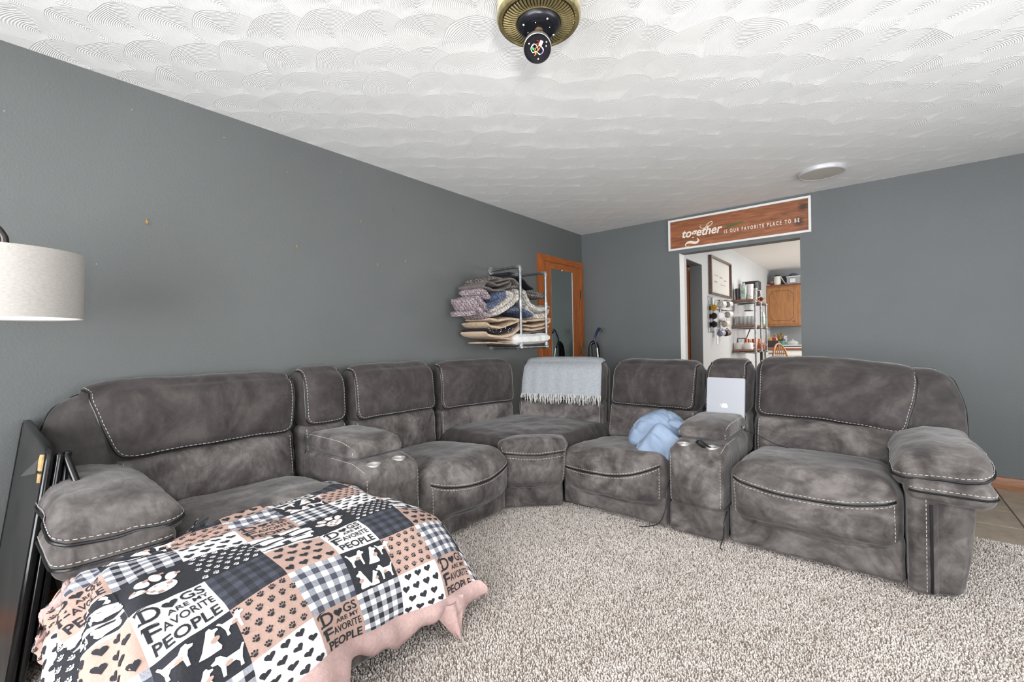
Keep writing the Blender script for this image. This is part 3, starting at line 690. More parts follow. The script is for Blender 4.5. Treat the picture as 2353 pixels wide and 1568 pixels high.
def build_cloth():
    mb = MB(); R = CL.res; vs = CL.P.reshape(-1, 3); W = CL.nj+1; fs = []; mi = []
    for a in range(CL.ni):
        for b in range(CL.nj):
            i = CL.i0+(a//R); j = CL.j0+(b//R); k = patch_kind(i, j); ca, cb = (a % R), (b % R)
            if k in ('white', 'dark', 'tan'): m = ('white', 'dark', 'tan').index(k)
            else:
                p, q = (ca//2) % 2, (cb//2) % 2
                if k == 'bw': m = 1 if (p and q) else (0 if not (p or q) else 3)
                elif k == 'gw': m = 3 if (p and q) else 0 if not (p or q) else (3 if False else 0)
                else: m = 1 if (p and q) else (4 if not (p or q) else 5)
                if k == 'gw' and (p != q): m = 3
                if k == 'gw' and p and q: m = 4
            fs.append((a*W+b, a*W+b+1, (a+1)*W+b+1, (a+1)*W+b)); mi.append(m)
    mb.add(vs, fs); mb.mi = mi
    return mb.build('printed_fleece', [M[x] for x in MATS], blanket, True, 180)
pf = build_cloth()
lin = MB(); Wn = CL.nj+1
lin.add((CL.P-CL.N*.007).reshape(-1, 3), [(a*Wn+b, (a+1)*Wn+b, (a+1)*Wn+b+1, a*Wn+b+1) for a in range(CL.ni) for b in range(CL.nj)])
lin.build('fleece_lining', M['fleece_pink'], blanket, True, 180)
class Decal:
    def __init__(s): s.v = []; s.f = []
    def poly(s, pts, i0, j0, off=.0016):       # pts in patch units, x right, y up, origin patch bottom-left
        k = len(s.v)
        for (x, y) in pts: s.v.append(tuple(CL.at(i0+1-y, j0+x, off)))
        s.f.append(tuple(range(k, k+len(pts))))
    def tris(s, vs, fs, i0, j0, off=.0016):
        k = len(s.v)
        for (x, y) in vs: s.v.append(tuple(CL.at(i0+1-y, j0+x, off)))
        s.f += [tuple(q+k for q in f) for f in fs]
    def build(s, name, mat, parent):
        if not s.v: return None
        me = bpy.data.meshes.new(name); me.from_pydata(s.v, [], s.f); me.update(); o = link(name, me, mat, parent); return o
def text_mesh(txt, bold=.0, shear=0.0):
    cu = bpy.data.curves.new('t', 'FONT'); cu.body = txt; cu.size = 1; cu.offset = bold; cu.shear = shear; cu.resolution_u = 3; cu.fill_mode = 'BOTH'
    o = bpy.data.objects.new('t', cu); scene.collection.objects.link(o); bpy.context.view_layer.update()
    me = bpy.data.meshes.new_from_object(o.evaluated_get(bpy.context.evaluated_depsgraph_get()))
    vs = np.array([v.co[:2] for v in me.vertices]); fs = [tuple(p.vertices) for p in me.polygons]
    bpy.data.objects.remove(o); bpy.data.curves.remove(cu); bpy.data.meshes.remove(me); return vs, fs
TXT = {}
def fit_text(txt, x0, y0, x1, y1, bold=.02, shear=0):
    if (txt, bold, shear) not in TXT: TXT[(txt, bold, shear)] = text_mesh(txt, bold, shear)
    vs, fs = TXT[(txt, bold, shear)]; lo = vs.min(0); hi = vs.max(0); v = (vs-lo)/(hi-lo); return v*[x1-x0, y1-y0]+[x0, y0], fs
def ell(cx, cy, rx, ry, rot=0, n=10):
    return [(cx+rx*math.cos(a)*math.cos(rot)-ry*math.sin(a)*math.sin(rot), cy+rx*math.cos(a)*math.sin(rot)+ry*math.sin(a)*math.cos(rot)) for a in [2*math.pi*k/n for k in range(n)]]
def heart(cx, cy, s, rot=0):
    P = []
    for k in range(16):
        t = 2*math.pi*k/16; x = .055*16*math.sin(t)**3; y = .055*(13*math.cos(t)-5*math.cos(2*t)-2*math.cos(3*t)-math.cos(4*t))
        P.append((cx+s*(x*math.cos(rot)-y*math.sin(rot)), cy+s*(x*math.sin(rot)+y*math.cos(rot))))
    return P
def paw(cx, cy, s, rot, n=8):
    out = []
    for (x, y, a, b, r) in ((0, -.28, .52, .42, 0), (-.62, .22, .2, .32, .5), (-.24, .62, .2, .34, .15), (.24, .62, .2, .34, -.15), (.62, .22, .2, .32, -.5)):
        X = cx+s*(x*math.cos(rot)-y*math.sin(rot)); Y = cy+s*(x*math.sin(rot)+y*math.cos(rot)); out.append(ell(X, Y, a*s, b*s, r+rot, n))
    return out
def bone(cx, cy, L, w, rot):
    P = []
    for (sx, sy0) in ((1, 1), (1, -1), (-1, -1), (-1, 1)):
        c0 = (sx*L, sy0*w*.8)
        for k in range(5):
            base = {(1, 1): 200, (1, -1): 70, (-1, -1): 20, (-1, 1): 250}[(sx, sy0)]
            a = {(1, 1): 150-k*50, (1, -1): 60-k*50, (-1, -1): -30-k*50, (-1, 1): -120-k*50}[(sx, sy0)]
            P.append((c0[0]+w*math.cos(math.radians(a)), c0[1]+w*math.sin(math.radians(a))))
    return [(cx+x*math.cos(rot)-y*math.sin(rot), cy+x*math.sin(rot)+y*math.cos(rot)) for x, y in P]
SIT = [(.30, .0), (.62, .0), (.66, .10), (.60, .30), (.56, .52), (.60, .66), (.72, .72), (.70, .80), (.58, .84), (.52, .96), (.42, .92), (.36, .74), (.26, .52), (.16, .26), (.02, .04), (.14, .02)]
STAND = [(.05, .62), (-.06, .80), (.02, .84), (.14, .66), (.58, .66), (.72, .88), (.86, .92), (.90, .82), (1.04, .76), (1.0, .66), (.86, .62), (.80, .42), (.80, .0), (.70, .0), (.66, .34), (.34, .36), (.24, .20), (.26, .0), (.14, .0), (.14, .30)]
def dog(P, x, y, s, flip=1): return [(x+flip*s*(a-.45), y+s*b) for a, b in P]
DK, WH, TN, GR = Decal(), Decal(), Decal(), Decal()
for i in range(-3, 5):
    for j in range(-2, 7):
        col, row = 'ABC'[j % 3], i % 4
        if (col, row) in (('A', 2), ('C', 0)):
            for (t, a, b, c, d, bo) in (('D', .10, .66, .36, .95, .012), ('GS', .62, .74, .93, .95, .012), ('ARE MY', .40, .60, .93, .70, .012), ('F', .07, .32, .28, .58, .012), ('AVORITE', .29, .37, .94, .54, .010), ('PEOPLE', .10, .06, .93, .28, .018)):
                v, f = fit_text(t, a, b, c, d, bo); DK.tris(v, f, i, j)
            DK.poly(heart(.49, .83, .115), i, j)
            DK.poly([(.06, .84), (.04, .92), (.12, .985), (.26, .99), (.12, .96), (.08, .91)], i, j); DK.poly([(.10, .665), (.04, .64), (.06, .70), (.12, .685)], i, j)
            DK.poly([(.04, .50), (.06, .585), (.16, .60), (.30, .595), (.16, .575), (.08, .545)], i, j)
        elif (col, row) in (('B', 0), ('C', 2)):
            for a in range(4):
                for b in range(4):
                    x = .13+.25*b+(.09 if a % 2 else -.02); y = .13+.25*a
                    if .04 < x < .97: DK.poly(heart(x, y, .098, rng.uniform(-.35, .35)), i, j)
        elif (col, row) in (('B', 3), ('B', 1)):
            T, n, s = (DK, 5, .072) if row == 3 else (WH, 6, .060)
            for a in range(n):
                for b in range(n):
                    x = (b+.5+(.25 if a % 2 else -.2))/n; y = (a+.5)/n
                    for P in paw(x, y, s, rng.uniform(-.6, .6), 7): T.poly(P, i, j)
        elif (col, row) == ('A', 1):
            for P in paw(.5, .46, .40, .25, 22): WH.poly(P, i, j)
            for (x, y) in ((.40, .30), (.56, .32), (.48, .22), (.32, .38), (.64, .40), (.48, .42), (.20, .56), (.40, .72), (.62, .78), (.80, .60)):
                TN.poly([(x-.03, y-.03), (x+.045, y-.02), (x+.04, y+.045), (x-.035, y+.035)], i, j, .0026)
        elif (col, row) == ('A', 3):
            for (P, x, y, s, fl) in ((STAND, .25, .56, .40, 1), (SIT, .66, .50, .44, 1), (STAND, .80, .08, .38, -1), (SIT, .22, .06, .42, -1), (STAND, .95, .62, .34, 1), (SIT, .50, .04, .34, 1)):
                WH.poly(dog(P, x, y, s, fl), i, j)
                TN.poly(ell(x+fl*s*.1, y+s*.42, s*.14, s*.10, .4, 8), i, j, .0026)
        elif (col, row) == ('C', 1):
            for b in range(3):
                y = .17+.33*b; top = [(k/10, y+.125+.03*math.sin(k*1.1+b*2)) for k in range(11)]; bot = [(k/10, y-.125+.03*math.sin(k*1.1+b*2+1)) for k in range(11)]
                for k in range(10): DK.poly([bot[k], bot[k+1], top[k+1], top[k]], i, j)
                for x in (.22, .74): WH.poly(bone(x+(.08 if b % 2 else -.03), y+.01, .15, .058, .05), i, j, .0026)
DK.build('printed_marks_dark', M['fleece_dark'], blanket); WH.build('printed_marks_white', M['fleece_white'], blanket); TN.build('printed_marks_tan', M['fleece_tan'], blanket)
for o_ in blanket.children:
    if o_.name.startswith('printed_marks'): o_['kind'] = 'stuff'
# plain pink hem hanging below the print
hm = MB(); J = np.linspace(.4, 6.55, 150); prof = [(0, 0.004), (.025, -.012), (.034, -.035), (.030, -.066), (.018, -.088), (.0, -.094), (-.012, -.070), (-.014, -.030)]
V = []
for j in J:
    c = CL.at(4.98, j, 0); k = 1+.28*math.sin(j*3.7)+.15*math.sin(j*8.3+1); k *= .8+.35*min(1, max(0, (4-j)/3)); amp = .008*math.sin(j*6.1)+.006*math.sin(j*11)
    lift = .22*max(0, j-5.3)**1.2*.45
    for (a, b) in prof: V.append((c[0]+a*k+amp*(a > .01), c[1], max(.012, c[2]+b*k*(1)+lift*.3)))
n = len(prof); hm.add(V, [(a*n+b, a*n+b+1, (a+1)*n+b+1, (a+1)*n+b) for a in range(len(J)-1) for b in range(n-1)])
hm.build('pink_hem', M['fleece_pink'], blanket, True, 180)
fp = MB(); V = []; na, nb = 12, 8
for b in range(nb+1):
    u = b/nb; wd = .075*(1-u)**.9+.006
    for a in range(na+1):
        s = 2*a/na-1; V.append((1.515+.045*u+.016*math.sin(s*5+1)*(1-.4*u), -3.655+s*wd+.01*u, .135-.121*u))
fp.add(V, [(b*(na+1)+a, b*(na+1)+a+1, (b+1)*(na+1)+a+1, (b+1)*(na+1)+a) for b in range(nb) for a in range(na)]); fp.build('hanging_corner', M['fleece_pink'], blanket, True, 180)

# ================================================================== FLOOR LAMP
lamp = empty('arc_floor_lamp', (.45, -5.12, 0), 'dark metal arc floor lamp with white linen drum shade above the sofa arm', 'lamp')
t = NT('linen_shade'); v = t.coord(scale=(1, 1, 3)); t.set(Base_Color=t.ramp(t.noise(v, 90, 3, .7), [(.3, rgb(160, 156, 151)), (.7, rgb(178, 174, 168))]), Roughness=.9, Transmission_Weight=0.0)
t.bump(t.noise(v, 240, 2), .4, .001); M['linen'] = t.m
cx, cy = .455, -4.738
MB().lathe([(.196, 1.258), (.2035, 1.49), (.2035, 1.493), (.2015, 1.493), (.194, 1.26)], (cx, cy, 0), 72).build('shade', M['linen'], lamp, True, 30)
MB().lathe([(.193, 1.262), (.2005, 1.488)], (cx, cy, 0), 72).build('shade_lining', plain('white_shade_lining', rgb(240, 239, 236), .6), lamp, True)
mr = MB().lathe([(.018, 1.47), (.018, 1.475)], (cx, cy, 0), 12)
for k in range(3): a = k*2.094; mr.tube([(cx+.016*math.cos(a), cy+.016*math.sin(a), 1.472), (cx+.2*math.cos(a), cy+.2*math.sin(a), 1.478)], .0018, 6)
mr.build('shade_spider', M['pewter'], lamp, True)
pts = [(cx, -5.12, .02), (cx, -5.12, 1.45)]+[tuple(q) for q in catmull([(cx, -5.12, 1.45), (cx, -5.10, 1.53), (cx, -5.04, 1.585), (cx, cy-.16, 1.60), (cx, cy-.07, 1.597), (cx, cy-.028, 1.582), (cx, cy-.006, 1.552), (cx, cy, 1.515), (cx, cy, 1.36)], 6)][1:]
MB().tube(pts, .0115, 14).build('pole', plain('dark_bronze', rgb(70, 66, 64), .32, .9), lamp, True)
MB().lathe([(0, 0), (.14, 0), (.14, .018), (.13, .026), (.02, .03), (0, .03)], (cx, -5.12, 0), 40).build('base', M['black'], lamp, True)
MB().lathe([(0, 1.30), (.022, 1.30), (.022, 1.37), (0, 1.37)], (cx, cy, 0), 16).build('socket', M['pewter'], lamp, True)
bulb_m = NT('lit_bulb'); bulb_m.set(Base_Color=(1, 1, 1, 1), Emission_Color=(1, .93, .82, 1), Emission_Strength=4.0)
MB().sphere((cx, cy, 1.325), .030, 16).build('bulb', bulb_m.m, lamp, True)
# ================================================================== FOLDED TABLE leaning beside the sofa arm
tbl = empty('folded_card_table', (.35, -4.76, 0), 'black folded card table with chipped edge leaning between wall and sofa arm', 'table')
A = Vector((.03, -4.672, .850)); B = Vector((.46, -4.640, .775)); Cc = Vector((.60, -4.762, .0)); D = Vector((.06, -4.792, .0))
nrm = (B-A).cross(D-A).normalized()
if nrm.y > 0: nrm = -nrm
def leaf(P, off, th, name, mat, inset=0.0, r=0.0):
    c = sum(P, Vector())/4; Q = [p+(c-p).normalized()*inset for p in P]; m = MB()
    m.add([q+nrm*off for q in Q]+[q+nrm*(off-th) for q in Q], [(0, 1, 2, 3), (7, 6, 5, 4), (0, 4, 5, 1), (1, 5, 6, 2), (2, 6, 7, 3), (3, 7, 4, 0)]); return m.build(name, mat, tbl)
M['table_top'] = mottled('worn_black_vinyl', rgb(42, 42, 43), rgb(58, 57, 56), 6, .38, .0006, 300)
leaf([A, B, Cc, D], .006, .014, 'table_panel', M['table_top'])
e = MB()
ring = [A, B, Cc, D]; rr = []
for k in range(4):
    p, a, b = ring[k], ring[k-1], ring[(k+1) % 4]; rr += [p+(a-p).normalized()*.035, p+((a-p).normalized()+(b-p).normalized())*.008, p+(b-p).normalized()*.035]
e.tube([p-nrm*.004 for p in rr], .013, 10, closed=True); e.build('table_rim', M['black_gloss'], tbl, True)
inn = -nrm
fr_ = MB(); u = (B-A).normalized(); dwn = (Cc-B).normalized()
for k, (off, a) in enumerate(((.032, .0), (.058, .02))):
    fr_ = MB(); q = B+inn*off-u*(.01+a)
    fr_.tube([q+dwn*.02, q+dwn*.765*(1 if k == 0 else .93)], .0125, 12); fr_.sphere(q+dwn*.022, .0135, 10); fr_.build('leg', M['black_gloss'], tbl, True)
q = B+inn*.050+dwn*.02; fr_ = MB().tube([q-u*.02, q+Vector((.035, .03, -.13))], .012, 12); fr_.build('leg', M['black_gloss'], tbl, True)
e2 = q+Vector((.035, .03, -.13)); MB().tube([e2, e2+Vector((.002, .002, -.012))], .0135, 14).build('foot_cap', M['black'], tbl, True)
q = B+inn*.052+dwn*.16; d2 = Vector((.03, .022, -.16)).normalized(); sd = Vector((1, -.3, 0)).normalized()
lt = MB()
for s in (-1, 1): lt.tube([q+sd*.008*s, q+sd*.008*s+d2*.13], .003, 6)
lt.tube([q+d2*.13+sd*.008*math.cos(a)+d2*.008*math.sin(a) for a in np.linspace(0, math.pi, 9)], .003, 6); lt.build('brace_latch', plain('zinc_latch', rgb(176, 178, 182), .35, .7), tbl, True)
q = B+dwn*.01+nrm*.010
bm_ = mottled('bare_chipboard', rgb(178, 140, 88), rgb(222, 188, 134), 60, .9, .002, 200)
ch = MB(); cc = B-u*.012+dwn*.045
def chip(pts, off): 
    m = [cc+(-u)*x+dwn*y+nrm*off for x, y in pts]; ch.add(m+[p-nrm*.012 for p in m], [tuple(range(len(pts)))]+[(i, (i+1) % len(pts), len(pts)+(i+1) % len(pts), len(pts)+i) for i in range(len(pts))])
chip([(.0, -.03), (.035, -.02), (.045, .01), (.03, .035), (.005, .03)], .0125); chip([(.002, .04), (.028, .045), (.02, .075), (.004, .07)], .0115); ch.build('chipped_edge', bm_, tbl)
fl_ = MB(); m_ = [cc-u*.05+dwn*.00+nrm*.012, cc-u*.075+dwn*.035+nrm*.03, cc-u*.085+dwn*.07+nrm*.045, cc-u*.045+dwn*.05+nrm*.014]
fl_.add(m_+[p-nrm*.002 for p in m_], [(0, 1, 2, 3), (7, 6, 5, 4), (0, 4, 5, 1), (1, 5, 6, 2), (2, 6, 7, 3), (3, 7, 4, 0)]); fl_.build('peeled_vinyl', M['table_top'], tbl)
# ================================================================== LAPTOP
lap = empty('laptop', (2.0, -1.55, .55), 'closed silver laptop standing on end on the right console', 'laptop')
M['alu'] = plain('bead_blasted_aluminium', rgb(160, 162, 168), .5, .25)
la = math.radians(-5)
LM = Matrix.Translation((2.020, -1.635, .555)) @ Matrix.Rotation(math.radians(-1.5), 4, 'Z') @ Matrix.Rotation(math.radians(-7), 4, 'X')
def rrect(w, h, r, n=6):
    P = []
    for (cx_, cy_, a0) in ((w/2-r, h/2-r, 0), (-w/2+r, h/2-r, 90), (-w/2+r, -h/2+r, 180), (w/2-r, -h/2+r, 270)):
        P += [(cx_+r*math.cos(math.radians(a0+90*k/n)), cy_+r*math.sin(math.radians(a0+90*k/n))) for k in range(n+1)]
    return P
R_ = rrect(.236, .325, .010)
MB().prism(R_, -.004, .004, lambda a, b, c: LM @ Vector((a, c-.005, b+.1625))).build('lid', M['alu'], lap, True, 30)
MB().prism(rrect(.236, .325, .010), .0048, .0148, lambda a, b, c: LM @ Vector((a, c-.005, b+.1625))).build('base', M['alu'], lap, True, 30)
MB().prism(rrect(.22, .31, .01), .0005, .006, lambda a, b, c: LM @ Vector((a, c-.004, b+.1625))).build('screen_gasket', M['black'], lap)
apple = []
for k in range(44):     # bitten apple outline, turned so that the leaf points left
    a = 2*math.pi*k/44; r = .0195*(1-.10*math.cos(2*a)*1)+.0022*math.cos(3*a)
    x, y = r*math.cos(a)*.95, r*math.sin(a)
    if y > 0: y -= .0045*math.exp(-(x/.006)**2)
    else: y += .0030*math.exp(-(x/.006)**2)
    dx_, dy_ = x-.0225, y-.002; dd = math.hypot(dx_, dy_)
    if dd < .0092: x, y = .0225+dx_/dd*.0092, .002+dy_/dd*.0092
    apple.append((x, y))
lf = [(.000, .020), (.002, .026), (.008, .031), (.009, .026), (.006, .0215)]
rot = lambda P: [(-y, x) for x, y in P]
lg = MB()
for P in (rot(apple), rot(lf)): lg.prism(P, -.0006, .0, lambda a, b, c: LM @ Vector((a-.004, c-.0092, b*.92+.140)))
lg.build('fruit_logo', plain('pale_logo_inlay', rgb(245, 246, 248), .4), lap)
# ================================================================== BLUE PILLOW (folded over itself)
def organic(name, blobs, voxel, mat, wr, ws, label, cat, smooth_iter=6, seed=0, group=None, blocks=()):
    m = MB()
    for b in blocks:
        q, f = b.surf(); m.add(b.map(q), f)
    for (c, r, e) in blobs:
        k = len(m.v); m.sphere((0, 0, 0), r, 18); R = Matrix.Translation(c) @ Matrix.Rotation(e[2], 4, 'Z') @ Matrix.Rotation(e[1], 4, 'Y') @ Matrix.Rotation(e[0], 4, 'X')
        m.v[k:] = [tuple(R @ Vector(v)) for v in m.v[k:]]
    o = m.build('tmp', mat); md = o.modifiers.new('r', 'REMESH'); md.mode = 'VOXEL'; md.voxel_size = voxel; md.use_smooth_shade = True
    s = o.modifiers.new('s', 'SMOOTH'); s.iterations = smooth_iter; s.factor = .5
    me = bpy.data.meshes.new_from_object(o.evaluated_get(bpy.context.evaluated_depsgraph_get())); bpy.data.objects.remove(o)
    n = len(me.vertices); co = np.zeros(n*3); me.vertices.foreach_get('co', co); no = np.array([v.normal[:] for v in me.vertices]); co = co.reshape(-1, 3)
    w = np.array([wr(Vector(c)*ws+Vector((seed, 0, 0)), c) for c in co]); co += no*w[:, None]; me.vertices.foreach_set('co', co.ravel()); me.update(); me.name = name; me.shade_smooth()
    ob = bpy.data.objects.new(name, me); scene.collection.objects.link(ob); tag(ob, label, cat, group); return ob
M['blue_cotton'] = mottled('pale_blue_cotton', rgb(120, 137, 160), rgb(136, 153, 176), 8, .8, .0015, 60)
def wr_(p, c):
    q = Vector((p.x*.9+p.z*.6, p.y, p.z*.35-p.x*.2)); v = abs(noise.noise(q*.9+Vector((3, 1, 2)))); w = abs(noise.noise(q*1.9+Vector((9, 4, 1)))); return .004*noise.noise(q)-.007*math.exp(-(v/.045)**2)-.004*math.exp(-(w/.05)**2)
def arch(p):
    th = np.radians(-8)+p[:, 0]/.115*1.0; r = .098+p[:, 2]*(1+.25*np.cos(th)); sq = 1-.10*np.clip(-p[:, 1]/.13, 0, 1)
    return np.stack([1.685+r*sq*np.sin(th)*1.02, -1.935+p[:, 1]+.05*np.sin(th), .492+r*sq*np.cos(th)*1.0-.03*np.abs(np.sin(th))], 1)
ra = math.radians(38); ca_, sa_ = math.cos(ra), math.sin(ra)
def flap(p):
    u, v = p[:, 0], p[:, 2]; x = u*ca_+v*sa_; z = -u*sa_+v*ca_; return np.stack([1.755+x*1.1, -2.085+p[:, 1]+.35*x+.12*z, .470+z*1.15+.0*x], 1)
A1 = Block((.37, .24, .145), .06, arch, puff=(0, .012, .0), wr=.004, ws=9, seg=.02, seed=5); A2 = Block((.20, .085, .205), .035, flap, puff=(0, .022, 0), wr=.004, ws=9, seg=.02, seed=8)
organic('pillow', [((1.83, -1.98, .600), (.10, .045, .032), (0, .10, 0)), ((1.66, -1.93, .50), (.09, .08, .09), (0, 0, 0))],
        .0065, M['blue_cotton'], wr_, 7, 'pale blue pillow folded over between the seat and the right console', 'pillow', 5, 4, blocks=(A1, A2))
# ================================================================== GREY THROW WITH FRINGE on the corner back
thr = empty('fringed_throw', (.7, -1.55, .8), 'light grey fringed throw hanging over the corner back cushion', 'throw')
t = NT('grey_woven_throw'); v = t.coord(scale=(1, 1, 6)); t.set(Base_Color=t.ramp(t.noise(v, 60, 4, .7), [(.3, rgb(132, 136, 141)), (.7, rgb(168, 173, 178))]), Roughness=.95); t.bump(t.noise(v, 200, 2), .6, .0012); M['throw'] = t.m
hb5 = b5[0]; h = hb5.h
path = resample([(0, h[1], -h[2]*.3), (0, h[1], h[2]), (0, -h[1], h[2]), (0, -h[1], -h[2]*.55)], .012)
nx = 44; X = np.linspace(-h[0]*.86, h[0]*.95, nx+1); V = []; VB = []
for a, p in enumerate(path):
    pp = np.array([(x, p[1], p[2]-(0.0 if a < len(path)-1 else .0)) for x in X]); keep = hb5.wr; hb5.wr = 0; w = hb5.map(pp, .014); w2 = hb5.map(pp, .009); hb5.wr = keep
    t_ = a/(len(path)-1)
    for b in range(nx+1):
        s = .0035*math.sin(b*.9)*t_; w[b, 1] -= s; w2[b, 1] -= s
        if t_ > .35: w[b, 0] += .012*(b/nx-.5)*(t_-.35)
    V += [tuple(q) for q in w]; VB += [tuple(q) for q in w2]
W = nx+1; F1 = [(a*W+b, a*W+b+1, (a+1)*W+b+1, (a+1)*W+b) for a in range(len(path)-1) for b in range(nx)]
MB().add(V, F1).add(VB, [f[::-1] for f in F1]).build('cloth', M['throw'], thr, True, 180)
fr_ = MB(); last = V[-(nx+1):]
for k in range(75):
    u = k/74*nx; a = min(int(u), nx-1); p = Vector(last[a]).lerp(Vector(last[a+1]), u-a); L = random.uniform(.062, .088)*(1.0 if 4 < k else .5); sx = random.uniform(-.012, .012); q = [p+Vector((0, -.002, .004))]
    for z in range(1, 6): q.append(p+Vector((sx*z/5+.003*math.sin(z*1.7+k), -.004+.002*math.sin(z+k), -L*z/5)))
    fr_.tube(q, [.0032, .0036, .003, .0032, .0026, .0016], 5)
stuff(fr_.build('fringe', plain('pale_yarn', rgb(190, 190, 188), .95), thr, True))
# ================================================================== REMOTE in the cup holder, cords
rem = empty('remote_control', (2.075, -2.16, .5), 'small black remote sticking out of the right console cup holder', 'remote')
RM = Matrix.Translation((2.068, -2.160, .512)) @ Matrix.Rotation(math.radians(-52), 4, 'Y') @ Matrix.Rotation(math.radians(15), 4, 'X')
MB().box(-.016, .016, -.006, .006, -.02, .085, b=.004, mat=RM).build('body', M['black_gloss'], rem, True, 40)
MB().box(-.009, .009, -.008, -.005, .03, .075, b=.002, mat=RM).build('button_pad', M['black'], rem, True, 40)
def cord(name, pts, r, label, mat='black'):
    tag(MB().tube(catmull(pts, 8), r, 6).build(name, M[mat], None, True), label, 'cord')
cord('power_cord', [(2.155, -1.80, .60), (2.17, -1.82, .585), (2.24, -1.78, .55), (2.33, -1.76, .505), (2.40, -1.78, .495)], .0022, 'thin black cord running from right console onto the wide seat')
cord('charger_cord', [(1.836, -2.16, .30), (1.838, -2.215, .25), (1.836, -2.235, .15), (1.80, -2.25, .06), (1.72, -2.25, .02), (1.68, -2.26, .014)], .0028, 'thin black cord hanging left of the right console to carpet')
cord('lace_cord', [(2.158, -2.18, .19), (2.16, -2.245, .15), (2.155, -2.25, .07), (2.14, -2.26, .02), (2.155, -2.28, .012)], .0028, 'thin black cord hanging right of the right console to carpet')
cord('white_cable', [(.10, -4.72, .05), (.16, -4.60, .04), (.24, -4.64, .02), (.30, -4.75, .012)], .003, 'white cable on the carpet behind the folded table', 'white_paint')
# ================================================================== CEILING FAN MOTOR (blades and light kit removed)
fan = empty('ceiling_fan_motor', (1.93, -3.59, 2.44), 'antique brass ceiling fan motor without blades, wires hanging below', 'ceiling fan')
fx, fy = 1.936, -3.588
M['brass'] = mottled('aged_brass', rgb(150, 136, 92), rgb(196, 184, 140), 40, .3, .0006, 150, metal=.85)
M['brass_lt'] = mottled('brushed_gold_can', rgb(206, 192, 150), rgb(228, 218, 184), 30, .38, .0004, 150, dist=.5, stretch=(1, 1, .1), metal=.6)
MB().lathe([(.118, .0), (.120, -.02), (.136, -.05), (.1385, -.15), (.1385, -.195)], (fx, fy, 2.44), 72).build('housing', M['brass_lt'], fan, True, 40)
MB().lathe([(.1385, -.190), (.1415, -.195), (.1415, -.203), (.1365, -.211), (.128, -.2135), (.122, -.2095), (.121, -.200)], (fx, fy, 2.44), 72).build('rim', M['brass'], fan, True, 35)
MB().lathe([(.122, -.192), (.070, -.204)], (fx, fy, 2.44), 60).build('vent_backing', plain('dark_vent', rgb(60, 50, 40), .6, .3), fan)
fin0 = None
for k in range(60):
    a = 2*math.pi*k/60
    if fin0 is None:
        fm = MB(); fm.tube([(.0775, 0, -.2125), (.098, 0, -.2155), (.1195, 0, -.2105)], [.0026, .0036, .0040], 6); fm.tube([(.0775, 0, -.2125), (.0735, 0, -.2085)], .0026, 6)
        fin0 = fm.build('fin', M['brass'], fan, True); fin = fin0
    else: fin = fin0.copy(); scene.collection.objects.link(fin)
    fin.matrix_parent_inverse = Matrix.Translation(-Vector(fan.location)); fin.location = (fx, fy, 2.44); fin.rotation_euler = (0, 0, a)
MB().lathe([(.0770, -.206), (.0790, -.2155), (.0755, -.2165), (.0720, -.207)], (fx, fy, 2.44), 60).build('inner_ring', M['brass'], fan, True)
M['fan_black'] = plain('black_enamel_metal', rgb(26, 27, 34), .32, .3)
MB().lathe([(.073, -.200), (.073, -.222), (.066, -.232), (.056, -.236), (.050, -.232), (.046, -.2335), (.020, -.236), (0, -.236)], (fx, fy, 2.44), 60).build('motor_hub', M['fan_black'], fan, True, 40)
M['screw'] = plain('zinc_screw', rgb(214, 208, 196), .3, .7)
for k in range(8):
    a = k*.785+.35; r = .058 if k % 2 else .038; MB().sphere((fx+r*math.cos(a), fy+r*math.sin(a), 2.44-.2365), (.0038, .0038, .0030) if k % 2 else (.0018, .0018, .0018), 8).build('screw', M['screw'], fan, True)
MB().lathe([(.014, -.234), (.014, -.243), (.010, -.243), (.010, -.234)], (fx, fy, 2.44), 24).build('collar', plain('rusty_collar', rgb(126, 100, 66), .5, .6), fan, True, 30)
MB().tube([(fx, fy, 2.206), (fx-.002, fy-.002, 2.165)], .0045, 10).build('stem', M['steel'], fan, True)
cd = (Vector(CAM)-Vector((fx, fy, 2.14))).normalized(); ax = (cd*.80+Vector((0, 0, -1))*.42).normalized()
q_ = ax.to_track_quat('Z', 'Y').to_matrix().to_4x4(); CM = Matrix.Translation((fx-.004, fy-.004, 2.142)) @ q_
MB().lathe([(.0, -.026), (.040, -.026), (.0455, -.020), (.0465, .004), (.0445, .005), (.0435, -.008), (.0, -.010)], n=44, mat=CM).build('switch_cup', M['fan_black'], fan, True, 35)
MB().lathe([(.0462, -.019), (.0472, -.012), (.0472, .0045), (.0455, .0055)], n=44, mat=CM).build('cup_band', plain('scuffed_grey_metal', rgb(150, 148, 146), .4, .6), fan, True, 35)
for (x, y) in ((-.028, .012), (.030, .002), (.031, .014), (.002, -.036)): MB().sphere(CM @ Vector((x, y, -.007)), .0032, 8).build('screw', M['screw'], fan, True)
wires = [((222, 218, 215), [(-.012, .012), (-.022, .002), (-.016, -.012), (-.004, -.010), (.006, -.020), (.016, -.016), (.020, -.004), (.012, .006)]),
         ((222, 132, 52), [(-.004, -.018), (-.010, -.010), (-.002, .004), (.010, .006), (.006, -.004), (-.004, -.012), (-.010, -.022)]),
         ((150, 24, 40), [(-.006, .012), (.002, .014), (.008, .020), (-.002, .022)]), ((140, 118, 190), [(.014, .002), (.019, -.008), (.012, -.018), (.004, -.016)]),
         ((226, 180, 190), [(-.02, .006), (-.012, .014), (-.002, .008), (.002, -.006), (-.008, -.014)]), ((40, 160, 84), [(-.017, .004), (-.014, -.003), (-.011, .001)])]
